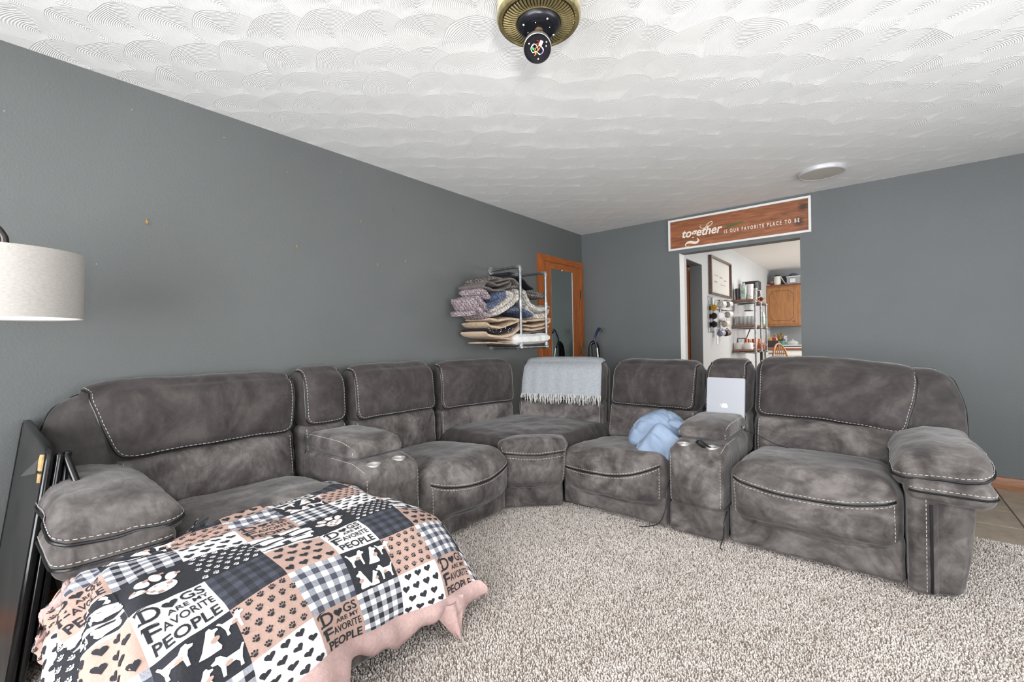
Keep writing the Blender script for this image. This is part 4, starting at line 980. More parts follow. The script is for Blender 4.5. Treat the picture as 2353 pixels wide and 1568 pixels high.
for c, P in wires:
    pts = catmull([CM @ Vector((x, y, .000+.003*math.sin(k*1.3))) for k, (x, y) in enumerate(P)], 5)
    MB().tube(pts, .0013 if c != (40, 160, 84) else .0026, 6).build('wire', plain('wire_%d' % c[0], rgb(*c), .4), fan, True)
MB().box(-.005, .005, -.008, .008, -.004, .004, b=.001, mat=CM @ Matrix.Translation((.012, .014, .0)) @ Matrix.Rotation(-.5, 4, 'Z')).build('connector', M['white_paint'], fan)
# ceiling disc light
dl = empty('flush_ceiling_light', (2.49, -.56, 2.44), 'flat round ceiling light with pale trim ring near the back wall', 'ceiling light')
MB().lathe([(.160, 0), (.160, -.006), (.156, -.024), (.150, -.030), (.142, -.031), (.136, -.027)], (2.490, -.585, 2.44), 64).build('trim_ring', plain('satin_nickel_trim', rgb(200, 199, 202), .4, .2), dl, True, 30)
MB().lathe([(.0, -.0295), (.08, -.0292), (.137, -.0275)], (2.490, -.585, 2.44), 64).build('diffuser', plain('unlit_diffuser', rgb(190, 186, 176), .5), dl, True)
# ================================================================== WOODEN SIGN over the opening
sign = empty('wooden_sign', (1.725, -.02, 2.25), 'long stained wooden sign with white frame and script lettering above the doorway', 'sign')
sx0, sx1, sz0, sz1 = 1.085, 2.366, 2.083, 2.409
m = MB(); f = lambda a, b, c: (a, -c, b); w = .020
sw = NT('stained_sign_board'); v = sw.coord(); n1 = sw.noise(sw.coord(scale=(1.2, 10, 12)), 3.2, 6, .65, 1.2)
vd = sw.n('ShaderNodeVectorMath', operation='DISTANCE'); sw.l(v, vd.inputs[0]); vd.inputs[1].default_value = (2.27, -.02, 2.19)
vd2 = sw.n('ShaderNodeVectorMath', operation='DISTANCE'); sw.l(v, vd2.inputs[0]); vd2.inputs[1].default_value = (2.31, -.02, 2.32)
kn = sw.math('MINIMUM', vd.outputs['Value'], vd2.outputs['Value']); kn2 = sw.math('ADD', kn, sw.math('MULTIPLY', sw.math('SUBTRACT', n1, .5), .09))
base = sw.ramp(n1, [(.32, rgb(104, 58, 32)), (.5, rgb(140, 82, 48)), (.68, rgb(166, 104, 62))])
sw.set(Base_Color=sw.mix(sw.ramp(kn2, [(.018, (1, 1, 1, 1)), (.055, (0, 0, 0, 1))]), base, rgb(70, 38, 24)), Roughness=.5, Coat_Weight=.1)
MB().box(sx0+w*.6, sx1-w*.6, -.020, -.002, sz0+w*.6, sz1-w*.6).build('board', sw.m, sign)
for (a, b, c, d) in ((sx0, sx1, sz0, sz0+w), (sx0, sx1, sz1-w, sz1), (sx0, sx0+w, sz0+w, sz1-w), (sx1-w, sx1, sz0+w, sz1-w)):
    MB().box(a, b, -.034, -.001, c, d, b=.002).build('frame_strip', M['white_paint'], sign)
M['letter'] = plain('cream_vinyl_letter', rgb(232, 224, 212), .6)
def flat_text(txt, x0, x1, z0, z1, bold, shear=0, y=-.0206, mat='letter', name='lettering', parent=None, f=None):
    v, fs = fit_text(txt, x0, z0, x1, z1, bold, shear); me = bpy.data.meshes.new(name)
    me.from_pydata([(f or (lambda a, b: (a, y, b)))(p[0], p[1]) for p in v], [], fs); me.update(); return link(name, me, M[mat], parent)
p0 = at(1664, 533, 'y', -.02); p1 = at(1837, 505, 'y', -.02); zb = (p0[2]+p1[2])/2
txt = 'IS OUR FAVORITE PLACE TO BE'
flat_text(' '.join(txt).replace('   ', '   '), p0[0], p1[0], zb-.018, zb+.019, .016, name='small_lettering', parent=sign)
q0 = at(1568, 560, 'y', -.02); q1 = at(1660, 535, 'y', -.02); z_ = 2.205
MB_ = flat_text('together', q0[0], q1[0], z_-.030, z_+.088, .022, .28, name='script_lettering', parent=sign)
def ribbon(P, W, name, mat, parent, y=-.0208):
    P = catmull([(a, b, 0) for a, b in P], 8); Wd = np.interp(np.linspace(0, 1, len(P)), np.linspace(0, 1, len(W)), W); V = []
    for k, p in enumerate(P):
        t = P[min(k+1, len(P)-1)]-P[max(k-1, 0)]; n = np.array([-t[1], t[0]])/(np.hypot(t[0], t[1])+1e-9)
        V += [(p[0]+n[0]*Wd[k], y, p[1]+n[1]*Wd[k]), (p[0]-n[0]*Wd[k], y, p[1]-n[1]*Wd[k])]
    return MB().add(V, [(2*k, 2*k+1, 2*k+3, 2*k+2) for k in range(len(P)-1)]).build(name, M[mat], parent)
gx = q0[0]+.115; 
ribbon([(gx+.035, z_-.022), (gx+.05, z_-.05), (gx+.02, z_-.068), (gx-.03, z_-.055), (gx-.065, z_-.058), (gx-.085, z_-.082), (gx-.06, z_-.10), (gx-.045, z_-.088)], [.003, .008, .013, .014, .009, .003, .002, .001], 'swash', 'letter', sign)
hx = q0[0]+.215
ribbon([(hx+.01, z_+.05), (hx+.035, z_+.10), (hx+.075, z_+.125), (hx+.085, z_+.105), (hx+.05, z_+.078), (hx-.01, z_+.07), (hx-.035, z_+.09), (hx-.02, z_+.105)], [.003, .003, .0025, .003, .003, .003, .002, .001], 'swash', 'letter', sign)
M['leaf'] = plain('green_leaf', rgb(34, 130, 66), .6)
sp = at(1668, 520, 'y', -.03); ep = at(1706, 511, 'y', -.03); lm = MB()
for k in range(26):
    t = k/25; c = sp*(1-t)+ep*t; a = random.uniform(-1.2, 1.2)+(math.pi if k % 2 else 0); L = random.uniform(.010, .017)
    u = np.array([math.cos(a), 0, math.sin(a)*.8]); n = np.array([-u[2], 0, u[0]])*.35; c = c+np.array([0, random.uniform(-.004, .002), random.uniform(-.004, .004)])
    lm.add([c, c+u*L*.5+n*L, c+u*L+np.array([0, -.003, 0]), c+u*L*.5-n*L], [(0, 1, 2, 3)])
lm.tube([sp, ep], .0012, 5); stuff(lm.build('green_sprig', M['leaf'], sign))
# ================================================================== WALL HOOKS
M['brass_hook'] = plain('small_brass_hook', rgb(176, 150, 96), .3, .9)
hooks = [((338, 509), 1.5, 'larger brass nail hook on left wall above the wide seat'), ((682, 565), 1, 'lone small brass hook on left wall between console and lamp'), ((829, 509), 1, 'small brass hook on left wall, upper left of the four clustered hooks'),
         ((902, 480), 1, 'small brass hook on left wall, highest of the four clustered hooks'), ((868, 608), 1, 'small brass hook on left wall, lowest of the four clustered hooks'), ((931, 600), 1, 'small brass hook on left wall nearest the pipe rack')]
for (q, k, lab) in hooks:
    c = at(*q, 'x', 0.001); e = empty('wall_hook', tuple(c), lab, 'hook', 'picture hooks left on the bare wall')
    MB().box(0, .0015, c[1]-.003*k, c[1]+.003*k, c[2]-.006*k, c[2]+.009*k, b=.0006).build('plate', M['brass_hook'], e)
    MB().tube([(.002, c[1], c[2]+.004*k), (.003, c[1], c[2]-.010*k), (.008*k, c[1], c[2]-.012*k), (.010*k, c[1], c[2]-.006*k)], .0014*k, 6).sphere((.004, c[1], c[2]+.006*k), .0028*k, 8).build('pin', M['brass_hook'], e, True)
dd = MB()
for q in ((222, 607), (10, 255), (303, 252), (515, 316), (783, 395), (660, 395)):
    c = at(*q, 'x', 0.0006); dd.sphere(c, (.0015, .003, .003), 8)
o = dd.build('nail_hole', plain('filler_spot', rgb(150, 150, 148), .8), bpy.data.objects['wall_left']); o['kind'] = 'stuff'
c = at(2062, 840, 'y', -.001); MB().sphere(c, (.009, .0015, .007), 8).build('paint_chip', M['white_paint'], bpy.data.objects['wall_back'])
# ================================================================== PIPE RACK WITH THROWS
rack = empty('pipe_wall_rack', (0, -1.5, 1.1), 'galvanised pipe rack on the left wall piled with folded throws', 'rack')
def flange(c, axis, r=.036):
    mt = Vector(axis).to_track_quat('Z', 'Y').to_matrix().to_4x4(); mt = Matrix.Translation(c) @ mt
    m = MB().lathe([(0, 0), (r, 0), (r, .005), (.020, .008), (.018, .022), (0, .022)], n=24, mat=mt)
    for k in range(4): a = k*math.pi/2+.4; m.sphere(mt @ Vector((.028*math.cos(a), .028*math.sin(a), .006)), .003, 6)
    m.build('flange', M['galv_fit'], rack, True, 35)
for k, (y0, zt) in enumerate(((-1.69, 1.812), (-1.298, 1.800))):
    xo = .352; zb_ = 1.120
    flange((.001, y0, zt), (1, 0, 0)); flange((.001, y0, zb_-.03), (1, 0, 0)); 
    MB().tube([(.015, y0, zt), (xo-.01, y0, zt)], .0125, 14).build('top_pipe', M['galv'], rack, True)
    MB().tube([(.015, y0, zb_-.03), (xo-.01, y0, zb_-.03)], .0125, 14).build('bottom_pipe', M['galv'], rack, True)
    MB().tube([(xo, y0, zt-.02), (xo, y0, zb_-.01)], .0125, 14).build('upright_pipe', M['galv'], rack, True)
    el = MB().tube([(xo-.035, y0, zt), (xo-.012, y0, zt), (xo-.003, y0, zt-.003), (xo, y0, zt-.012), (xo, y0, zt-.036)], [.0185, .0175, .018, .0175, .0185], 14)
    el.build('elbow', M['galv_fit'], rack, True)
    MB().tube([(xo-.035, y0, zb_-.03), (xo-.012, y0, zb_-.03), (xo-.003, y0, zb_-.026), (xo, y0, zb_-.016), (xo, y0, zb_+.012)], [.019, .018, .021, .019, .0185], 14).sphere((xo+.004, y0, zb_-.03), .022, 12).build('elbow', M['galv_fit'], rack, True)
    zm = 1.475
    MB().tube([(xo, y0, zm-.042), (xo, y0, zm-.03), (xo, y0, zm), (xo, y0, zm+.03), (xo, y0, zm+.042)], [.019, .0165, .018, .0165, .019], 14).tube([(xo, y0, zm), (xo-.03, y0, zm)], .0175, 12).tube([(xo, y0, zm), (xo+.0, y0+.045, zm-.004)], .014, 12).build('tee', M['galv_fit'], rack, True)
    MB().tube([(.01, y0, zm), (xo-.02, y0, zm)], .0125, 10).build('middle_pipe', M['galv'], rack, True)
MB().tube([(.352, -1.69, 1.09), (.352, -1.298, 1.09)], .0115, 12).build('cross_pipe', M['galv'], rack, True)
MB().box(.02, .335, -1.78, -1.22, 1.103, 1.118, b=.002).build('shelf_board', mottled('dark_board', rgb(40, 34, 30), rgb(58, 50, 44), 12, .6), rack)
def knit(name, c1, c2, sc=90, b=.004):
    if b < .004: return mottled(name, c1, c2, sc, .95, b, sc*.8)
    t = NT(name); v = t.coord(); w = t.n('ShaderNodeTexWave'); w.inputs['Scale'].default_value = 16; w.inputs['Distortion'].default_value = 7; w.inputs['Detail'].default_value = 2; w.inputs['Detail Scale'].default_value = 3; w.bands_direction = 'DIAGONAL'; t.l(v, w.inputs[0])
    w2 = t.n('ShaderNodeTexVoronoi'); w2.inputs['Scale'].default_value = 95; t.l(v, w2.inputs[0]); h = t.math('ADD', w.outputs['Fac'], t.math('MULTIPLY', w2.outputs['Distance'], .8))
    t.set(Base_Color=t.ramp(h, [(.1, tuple(.55*x for x in c1[:3])), (.6, c1), (1.0, c2)]), Roughness=.95); t.bump(h, .9, .010); return t.m
KN = {'tan': knit('tan_sherpa', rgb(176, 150, 128), rgb(208, 186, 164), 120, .002), 'black': knit('black_plush', rgb(20, 19, 21), rgb(34, 32, 36), 90, .002),
      'dgrey': knit('dark_grey_plush', rgb(74, 72, 74), rgb(98, 96, 98), 100, .002), 'white': knit('white_plush', rgb(206, 205, 203), rgb(232, 231, 229), 80, .003),
      'beige': knit('beige_fleece', rgb(168, 146, 122), rgb(202, 180, 156), 40, .002), 'cream': knit('cream_cable_knit', rgb(196, 188, 178), rgb(228, 222, 214), 140, .006),
      'blue': knit('slate_blue_knit', rgb(72, 84, 112), rgb(104, 116, 144), 110, .006), 'mauve': knit('mauve_knit', rgb(150, 134, 140), rgb(186, 170, 174), 120, .006),
      'grey': knit('speckled_grey_knit', rgb(84, 80, 78), rgb(132, 128, 124), 170, .005), 'taupe': knit('grey_brown_fleece', rgb(86, 78, 76), rgb(114, 106, 103), 60, .002)}
def throw(label, paths, mat, xf, xd, t, ribs=0, group='throws piled in the pipe rack', ws=14, wa=.006, extra=None):
    root = None; base = None
    for n_, pth in enumerate(paths):
        P = catmull([at(a, b, 'x', xf-.02) for a, b in pth], 7); K = len(P)
        T = np.gradient(P, axis=0); N = np.stack([0*T[:, 0], -T[:, 2], T[:, 1]], 1); N /= np.linalg.norm(N, axis=1, keepdims=True)+1e-9
        xs = np.linspace(0, 1, 9); V = []; m = MB()
        for s in xs:
            x = xf-xd*(1-s); th = t*.60*(1-abs(2*s-1)**5*.55)
            for k in range(K):
                e = th*(1-(abs(2*k/(K-1)-1))**8*.45); wv = noise.noise(Vector((x*ws, P[k][1]*ws, P[k][2]*ws)))*wa+(ribs*.5*math.sin(k*1.9+s*4) if ribs else 0)
                a = P[k]+N[k]*(e+wv); b = P[k]-N[k]*(e+wv*.3); a[0] = x+(noise.noise(Vector((P[k][1]*18, P[k][2]*18, 3)))*.012 if s > .9 else 0); b[0] = a[0]; V += [a, b]
        S = len(xs); q = lambda i, k, z: (i*K+k)*2+z
        for i in range(S-1):
            for k in range(K-1): m.f += [(q(i, k, 0), q(i, k+1, 0), q(i+1, k+1, 0), q(i+1, k, 0)), (q(i, k, 1), q(i+1, k, 1), q(i+1, k+1, 1), q(i, k+1, 1))]
            for k in (0, K-1): m.f.append((q(i, k, 0), q(i+1, k, 0), q(i+1, k, 1), q(i, k, 1)))
        for i in (0, S-1):
            for k in range(K-1): m.f.append((q(i, k, 0), q(i, k, 1), q(i, k+1, 1), q(i, k+1, 0)))
        m.v = [tuple(v) for v in V]; m.mi = [0]*len(m.f)
        if root is None:
            root = empty('folded_throw', tuple(V[0]), label, 'throw', group)
        o = m.build('fold', KN[mat] if n_ == 0 or not extra else KN[extra], root, True, 60)
    return root
throw('tan sherpa throw folded flat at the bottom of the pipe rack', [[(1124, 788), (1160, 789), (1192, 787)], [(1112, 769), (1130, 776), (1165, 779), (1190, 785)]], 'tan', .33, .27, .016)
throw('thick white plush throw rolled at the front of the pipe rack bottom', [[(1187, 783), (1200, 780), (1230, 779), (1250, 777), (1260, 776)]], 'white', .385, .24, .085, wa=.006)
throw('dark grey throw lying on the white plush throw in the rack', [[(1190, 768), (1215, 764), (1245, 761), (1262, 763)], [(1186, 772), (1215, 769), (1258, 768)]], 'dgrey', .345, .27, .022)
throw('black plush throw with white print curling inside a tan edge', [[(1114, 757), (1128, 763), (1150, 764), (1172, 756), (1186, 744)], [(1112, 764), (1122, 771), (1150, 774), (1176, 767), (1192, 752), (1193, 742)]], 'black', .345, .29, .034, extra='tan')
mm = MB()
for k in range(16):
    q = at(random.uniform(1120, 1182), random.uniform(754, 764), 'x', .352); mm.tube([q, q+np.array([.001, random.uniform(-.012, .012), random.uniform(-.008, .01)])], .0022, 5)
stuff(mm.build('white_print', KN['white'], bpy.data.objects['folded_throw.003']))
throw('beige fleece throw in soft layers across the middle of the rack', [[(1114, 742), (1125, 750), (1148, 753), (1170, 745), (1190, 738)], [(1122, 733), (1142, 737), (1165, 733), (1190, 736), (1205, 741)], [(1198, 748), (1225, 750), (1250, 744), (1259, 740), (1258, 733), (1240, 735), (1205, 738)], [(1198, 757), (1225, 758), (1258, 750)]], 'beige', .345, .29, .030)
throw('slate blue knitted throw bunched behind the cream knit', [[(1116, 700), (1120, 706), (1132, 700), (1146, 688), (1160, 678)], [(1128, 688), (1142, 680), (1158, 672)], [(1172, 712), (1190, 712), (1208, 718), (1222, 726)]], 'blue', .35, .28, .050, ribs=.004)
throw('mauve cable knit throw hanging out of the rack on the left', [[(1086, 684), (1092, 698), (1102, 714), (1118, 725), (1132, 722)], [(1096, 682), (1106, 696), (1118, 712)], [(1104, 668), (1114, 674), (1122, 686)], [(1086, 714), (1089, 724)]], 'mauve', .34, .27, .050, ribs=.004)
throw('cream cable knit throw draped over the front pipes of the rack', [[(1132, 722), (1148, 716), (1166, 704), (1182, 690), (1190, 676), (1184, 667)], [(1130, 714), (1146, 704), (1166, 690), (1174, 678), (1160, 674), (1152, 682)], [(1200, 668), (1208, 686), (1220, 704), (1240, 712), (1256, 706)], [(1206, 704), (1214, 718), (1232, 728), (1252, 724), (1258, 712)]], 'cream', .345, .28, .056, ribs=.005)
throw('grey-brown fleece throw folded on the top of the rack pile', [[(1112, 652), (1108, 658), (1120, 664), (1142, 668), (1165, 660), (1172, 650)], [(1120, 648), (1140, 656), (1160, 650), (1170, 646)], [(1138, 648), (1156, 643), (1175, 642), (1188, 654), (1192, 664)]], 'taupe', .345, .29, .026)
throw('speckled grey knit throw spread under the black cloth, right of rack front', [[(1170, 660), (1186, 660), (1200, 668)], [(1206, 676), (1226, 680), (1250, 684)], [(1212, 670), (1236, 676), (1254, 680)], [(1118, 643), (1134, 640), (1150, 642)]], 'grey', .33, .27, .034, ribs=.002)
throw('black cloth with curled straps thrown on top of the rack', [[(1150, 639), (1175, 636), (1195, 640), (1208, 655), (1222, 665)], [(1160, 634), (1161, 627)], [(1170, 636), (1170, 629), (1177, 629)]], 'black', .30, .20, .018)
# ================================================================== UPRIGHT VACUUM in the corner
vac = empty('stick_vacuum', (.30, -.22, 0), 'black and navy vacuum with bent navy handle standing in the corner', 'vacuum')
M['navy'] = plain('navy_plastic', rgb(28, 38, 72), .3)
P_ = lambda x, y, d=-.2: at(x, y, 'y', d)
MB().tube(catmull([P_(1381, 764), P_(1379, 757), P_(1375, 757), P_(1367, 777), P_(1369, 790), P_(1372, 800)], 6), .014, 12).build('handle', M['navy'], vac, True)
a = P_(1372, 799); b = np.array([.42, -.26, .10]); MB().tube([a, b], .010, 12).build('wand', M['steel'], vac, True)
MB().tube(catmull([(.20, -.20, .40), (.21, -.21, .95), (.22, -.22, 1.06), (.25, -.20, 1.12), (.26, -.13, 1.08), (.26, -.10, .95), (.27, -.10, .55)], 8), .019, 12).build('hose', M['black_gloss'], vac, True)
MB().lathe([(0, .12), (.075, .12), (.082, .18), (.080, .62), (.06, .70), (.035, .76), (.03, .90), (0, .92)], (.27, -.22, 0), 28).build('body', M['black_gloss'], vac, True, 40)
MB().tube([(.245, -.235, .75), (.235, -.24, 1.05), (.24, -.24, 1.10)], [.024, .022, .012], 12).build('grip', M['black'], vac, True)
MB().box(.12, .46, -.34, -.14, .0, .09, b=.02).build('floor_head', M['black_gloss'], vac, True, 40)
# ================================================================== KITCHEN seen through the opening
KX = 1.170
kc = slab('ceiling', M['kceiling'], (.1, 4.6, .13, 5.5, H, H+.08)); kc.name = 'ceiling_kitchen'
slab('wall_kitchen_left', M['kwall'], (KX-.14, KX, .13, .28, 0, H), (KX-.13, KX, .84, 5.4, 0, H), (KX-.14, KX, .28, .84, 2.035, H))
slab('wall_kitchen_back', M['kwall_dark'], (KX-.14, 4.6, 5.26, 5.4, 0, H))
slab('wall_kitchen_right', M['kwall'], (4.5, 4.64, .13, 2.3, 0, H), (4.5, 4.64, 4.3, 5.4, 0, H), (4.5, 4.64, 2.3, 4.3, 0, .95), (4.5, 4.64, 2.3, 4.3, 2.1, H))
w3 = MB().box(4.54, 4.6, 2.3, 2.36, .95, 2.1).box(4.54, 4.6, 4.24, 4.3, .95, 2.1).box(4.54, 4.6, 3.27, 3.33, .95, 2.1).box(4.54, 4.6, 2.3, 4.3, .95, 1.01).box(4.54, 4.6, 2.3, 4.3, 2.04, 2.1); w3 = struct(w3.build('window_3', M['white_paint']))  # made up out of view to house the kitchen fill light
MB().box(4.565, 4.575, 2.36, 4.24, 1.01, 2.04).build('pane', M['glass'], w3)
slab('wall_hall', M['wall_back'], (.1, .2, .13, 5.4, 0, H), (.2, KX-.14, 3.0, 3.1, 0, H))
slab('trim_4', M['white_paint'], (OX0-.001, OX0+.004, -.001, .131, 0, OZ))
slab('trim_5', M['wall_back'], (KX-.141, KX+.001, .838, .850, 0, 2.035), (KX-.141, KX+.001, .28, .84, 2.03, 2.038))
MB_d = MB(); d2_ = struct(MB().box(.985, 1.020, .46, 1.24, .01, 2.02, b=.003).build('door_2', M['wood_v'])); MB().sphere((1.0, .52, 1.0), .028, 12).build('door_knob', M['brass_hook'], d2_, True)
slab('baseboard_kitchen', M['wood_y'], (KX, KX+.014, .86, 4.6, 0, .09))
# picture
pic = empty('framed_print', (KX, 1.7, 1.95), 'white print with faint script lines in a walnut frame on kitchen wall', 'picture')
py0, py1, pz0, pz1 = 1.13, 2.14, 1.700, 2.195
MB().box(KX+.004, KX+.010, py0+.02, py1-.02, pz0+.02, pz1-.02).build('print', plain('off_white_print', rgb(196, 193, 188), .5), pic)
for (a, b, c, d) in ((py0, py1, pz0, pz0+.026), (py0, py1, pz1-.026, pz1), (py0, py0+.030, pz0+.026, pz1-.026), (py1-.030, py1, pz0+.026, pz1-.026)):
    MB().box(KX+.001, KX+.038, a, b, c, d, b=.002).build('frame_bar', M['frame_wood'], pic)
sc = MB()
for (z, a, b) in ((1.965, .22, .40), (1.955, .45, .60), (1.88, .2, .34), (1.86, .5, .78), (1.93, .68, .8)):
    sc.tube(catmull([(KX+.0105, py0+(py1-py0)*(a+(b-a)*k/12), z+.010*math.sin(k*2.4+a*9)) for k in range(13)], 3), .0012, 4)
stuff(sc.build('faint_script', plain('grey_ink', rgb(120, 116, 112), .8), pic))
# light switch
MB_s = empty('light_switch', (KX, 1.47, 1.10), 'white light switch plate below the hanging mugs', 'switch'); c = at(1648, 781, 'x', KX)
MB().box(KX+.001, KX+.007, c[1]-.038, c[1]+.038, c[2]-.06, c[2]+.06, b=.002).build('plate', M['white_paint'], MB_s); MB().box(KX+.006, KX+.012, c[1]-.012, c[1]+.012, c[2]-.018, c[2]+.018, b=.001).build('rocker', M['white'], MB_s)
# goblet rack
gr = empty('goblet_rack', (KX, 1.18, 1.2), 'brushed steel strip rack on the kitchen wall holding dark goblets', 'rack')
MB().box(KX+.001, KX+.012, 1.08, 1.30, 1.215, 1.675, b=.004).build('back_plate', M['galv'], gr)
MB().tube([(KX+.012, 1.16, 1.64), (KX+.03, 1.16, 1.64), (KX+.03, 1.16, 1.57), (KX+.012, 1.16, 1.57)], .004, 6).build('label_hook', M['navy'], gr, True)
MB().lathe([(.0, 0), (.045, 0), (.045, .006), (0, .006)], n=20, mat=Matrix.Translation((KX+.014, 1.24, 1.615)) @ Matrix.Rotation(math.pi/2, 4, 'Y')).build('round_tag', M['white'], gr, True, 30)
amber = plain('amber_glass', rgb(196, 150, 30), .1, Transmission_Weight=.4); brown = plain('dark_brown_glass', rgb(46, 32, 28), .1); plum = plain('dark_plum_glass', rgb(30, 22, 30), .1)
for z, mt, lab in ((1.525, amber, 'amber goblet lying in the steel wall rack, topmost'), (1.42, brown, 'dark brown goblet lying in the steel wall rack, middle one'), (1.315, plum, 'dark plum goblet lying in the steel wall rack, lowest')):
    g_ = empty('goblet', (KX+.06, 1.15, z), lab, 'glass', 'goblets in the steel wall rack')
    T_ = Matrix.Translation((KX+.062, 1.10, z)) @ Matrix.Rotation(math.radians(90), 4, 'X') @ Matrix.Rotation(math.radians(14), 4, 'Y') @ Matrix.Scale(1, 4)
    MB().lathe([(.036, .0), (.042, -.03), (.038, -.07), (.012, -.095), (.006, -.10)], n=20, mat=T_).lathe([(.034, -.004), (.034, -.010), (0, -.03)], n=20, mat=T_).build('bowl', mt, g_, True)
    MB().lathe([(.006, -.10), (.005, -.16), (.030, -.175), (0, -.178)], n=16, mat=T_).build('stem', M['chrome'], g_, True)
# hanging mugs on a black rail
mrk = empty('mug_rail', (KX, 1.6, 1.4), 'black iron mug rail with hooks on the kitchen wall', 'rack')
for (pa, pb) in (((1650, 690), (1682, 692)), ((1648, 712), (1684, 715)), ((1655, 738), (1672, 738)), ((1652, 758), (1676, 760))):
    a = at(*pa, 'x', KX+.03); b = at(*pb, 'x', KX+.03); MB().tube([a, b], .006, 8).build('rail', M['black'], mrk, True)
a = at(1653, 690, 'x', KX+.012); b = at(1655, 772, 'x', KX+.012); MB().tube([a, b], .006, 8).build('upright', M['black'], mrk, True)
mugs = [((1659, 700), 'white', .047, 'white mug hung in the top row, left one'), ((1675, 700), 'grey', .042, 'light grey mug hung in the top row beside the white one'), ((1656, 726), 'bright', .049, 'bright white mug hung in the second row, bottom turned to the room'),
        ((1675, 723), 'white', .044, 'cream mug hung in the second row, right one'), ((1668, 744), 'cream', .044, 'speckled cream mug hung alone in the third row'), ((1658, 766), 'greyblue', .040, 'grey-blue patterned mug hung in the lowest row'), ((1671, 766), 'dark', .038, 'dark brown mug hung in the lowest row, right one')]
MC = {'white': rgb(214, 210, 204), 'grey': rgb(196, 194, 190), 'bright': rgb(236, 236, 236), 'cream': rgb(206, 196, 186), 'greyblue': rgb(150, 152, 166), 'dark': rgb(84, 66, 60)}
for (q, c_, r, lab) in mugs:
    c = at(*q, 'x', KX+.085); e = empty('hanging_mug', tuple(c), lab, 'mug', 'mugs hung on the kitchen wall rail'); mt = mottled('mug_%s' % c_, MC[c_], tuple(min(1, x*1.15) for x in MC[c_][:3])+(1,), 50, .3, .0)
    T_ = Matrix.Translation(c) @ Matrix.Rotation(math.radians(96 if c_ != 'bright' else -88), 4, 'X') @ Matrix.Rotation(math.radians(-14), 4, 'Y')
    MB().lathe([(r*.72, -.045), (r*.96, -.038), (r, -.02), (r, .045), (r*.93, .045), (r*.92, -.03), (0, -.034)], n=24, mat=T_).lathe([(0, -.046), (r*.72, -.045)], n=24, mat=T_).build('cup', mt, e, True, 40)
    s_ = 1 if c_ != 'bright' else -1
    MB().tube([T_ @ Vector((0, s_*(r*.9+.030*math.sin(a)), .030*math.cos(a))) for a in np.linspace(0, math.pi, 10)], .0055, 8).build('handle', mt, e, True)
# pipe shelf unit
su = empty('pipe_shelf_unit', (KX, 2.7, .95), 'three-tier kitchen wall shelf of wooden boards on galvanised pipes', 'shelf')
Y0, Y1, X1 = 2.25, 3.10, 1.475
for n_, z in enumerate((1.665, 1.300, .945)):
    MB().box(KX+.005, X1-.02, Y0, Y1, z, z+.025, b=.003).build('shelf_board', M['shelf_wood'], su)
    for y in (Y0+.02, 2.67, Y1-.02): MB().tube([(KX, y, z-.018), (X1, y, z-.018)], .013, 12).build('bracket_pipe', M['galv'], su, True); MB().tube([(X1-.03, y, z-.018), (X1, y, z-.018)], .019, 12).sphere((X1, y, z-.018), .0205, 10).build('fitting', M['galv_fit'], su, True)
for y in (Y0+.02, 2.67, Y1-.02): MB().tube([(X1, y, .93), (X1, y, 1.65)], .013, 12).build('upright_pipe', M['galv'], su, True)
MB().tube([(X1, Y0+.02, .93), (X1, Y0+.02, .02)], .013, 12).build('upright_pipe', M['galv'], su, True); MB().tube([(X1, 2.67, .93), (X1, 2.67, .02)], .02, 12).build('upright_pipe', M['black'], su, True)
MB().tube([(KX+.06, 2.33, 1.02), (KX+.06, 2.33, 1.13), (KX+.16, 2.40, 1.13), (KX+.2, 2.45, 1.26)], .007, 8).build('cord_hook', M['black'], su, True)
def lat(prof, c, mat, name, parent, n=24, ang=40): return MB().lathe(prof, c, n).build(name, mat, parent, True, ang)
M['clear'] = plain('clear_glass', rgb(236, 240, 240), .05, Transmission_Weight=.55, IOR=1.2)
M['copper'] = plain('copper_mug', rgb(176, 104, 78), .28, .85)
T1, T2, T3 = 1.6905, 1.3255, .9705
def thing_at(name, px, y, z, lab, cat, group=None):
    p = at(px, 700, 'y', y); e = empty(name, (p[0], y, z), lab, cat, group); return e, (p[0], y, z)
e, c = thing_at('tumbler', 1696, 2.42, T1, 'black speckled tumbler on the top kitchen shelf, leftmost', 'tumbler', 'tumblers on the top shelf'); lat([(0, 0), (.034, 0), (.040, .17), (.036, .175), (0, .176)], c, mottled('black_speckle', rgb(24, 22, 26), rgb(92, 88, 92), 90, .4), 'body', e)
e, c = thing_at('tumbler', 1709, 2.38, T1, 'tall white and green tumbler with lid on the top kitchen shelf', 'tumbler', 'tumblers on the top shelf'); lat([(0, 0), (.036, 0), (.047, .20), (0, .20)], c, mottled('green_white_print', rgb(226, 228, 226), rgb(40, 120, 84), 16, .4, 0), 'body', e); lat([(.048, .20), (.046, .215), (.02, .225), (.018, .25), (0, .25)], c, M['clear'], 'lid', e)
e, c = thing_at('tumbler', 1724, 2.42, T1, 'white tumbler with pink tint standing right of the green tumbler', 'tumbler', 'tumblers on the top shelf'); lat([(0, 0), (.036, 0), (.046, .21), (0, .21)], c, mottled('pinkish_white', rgb(216, 206, 212), rgb(232, 228, 230), 20, .4, 0), 'body', e); lat([(.047, .21), (.045, .225), (0, .23)], c, M['white'], 'lid', e)
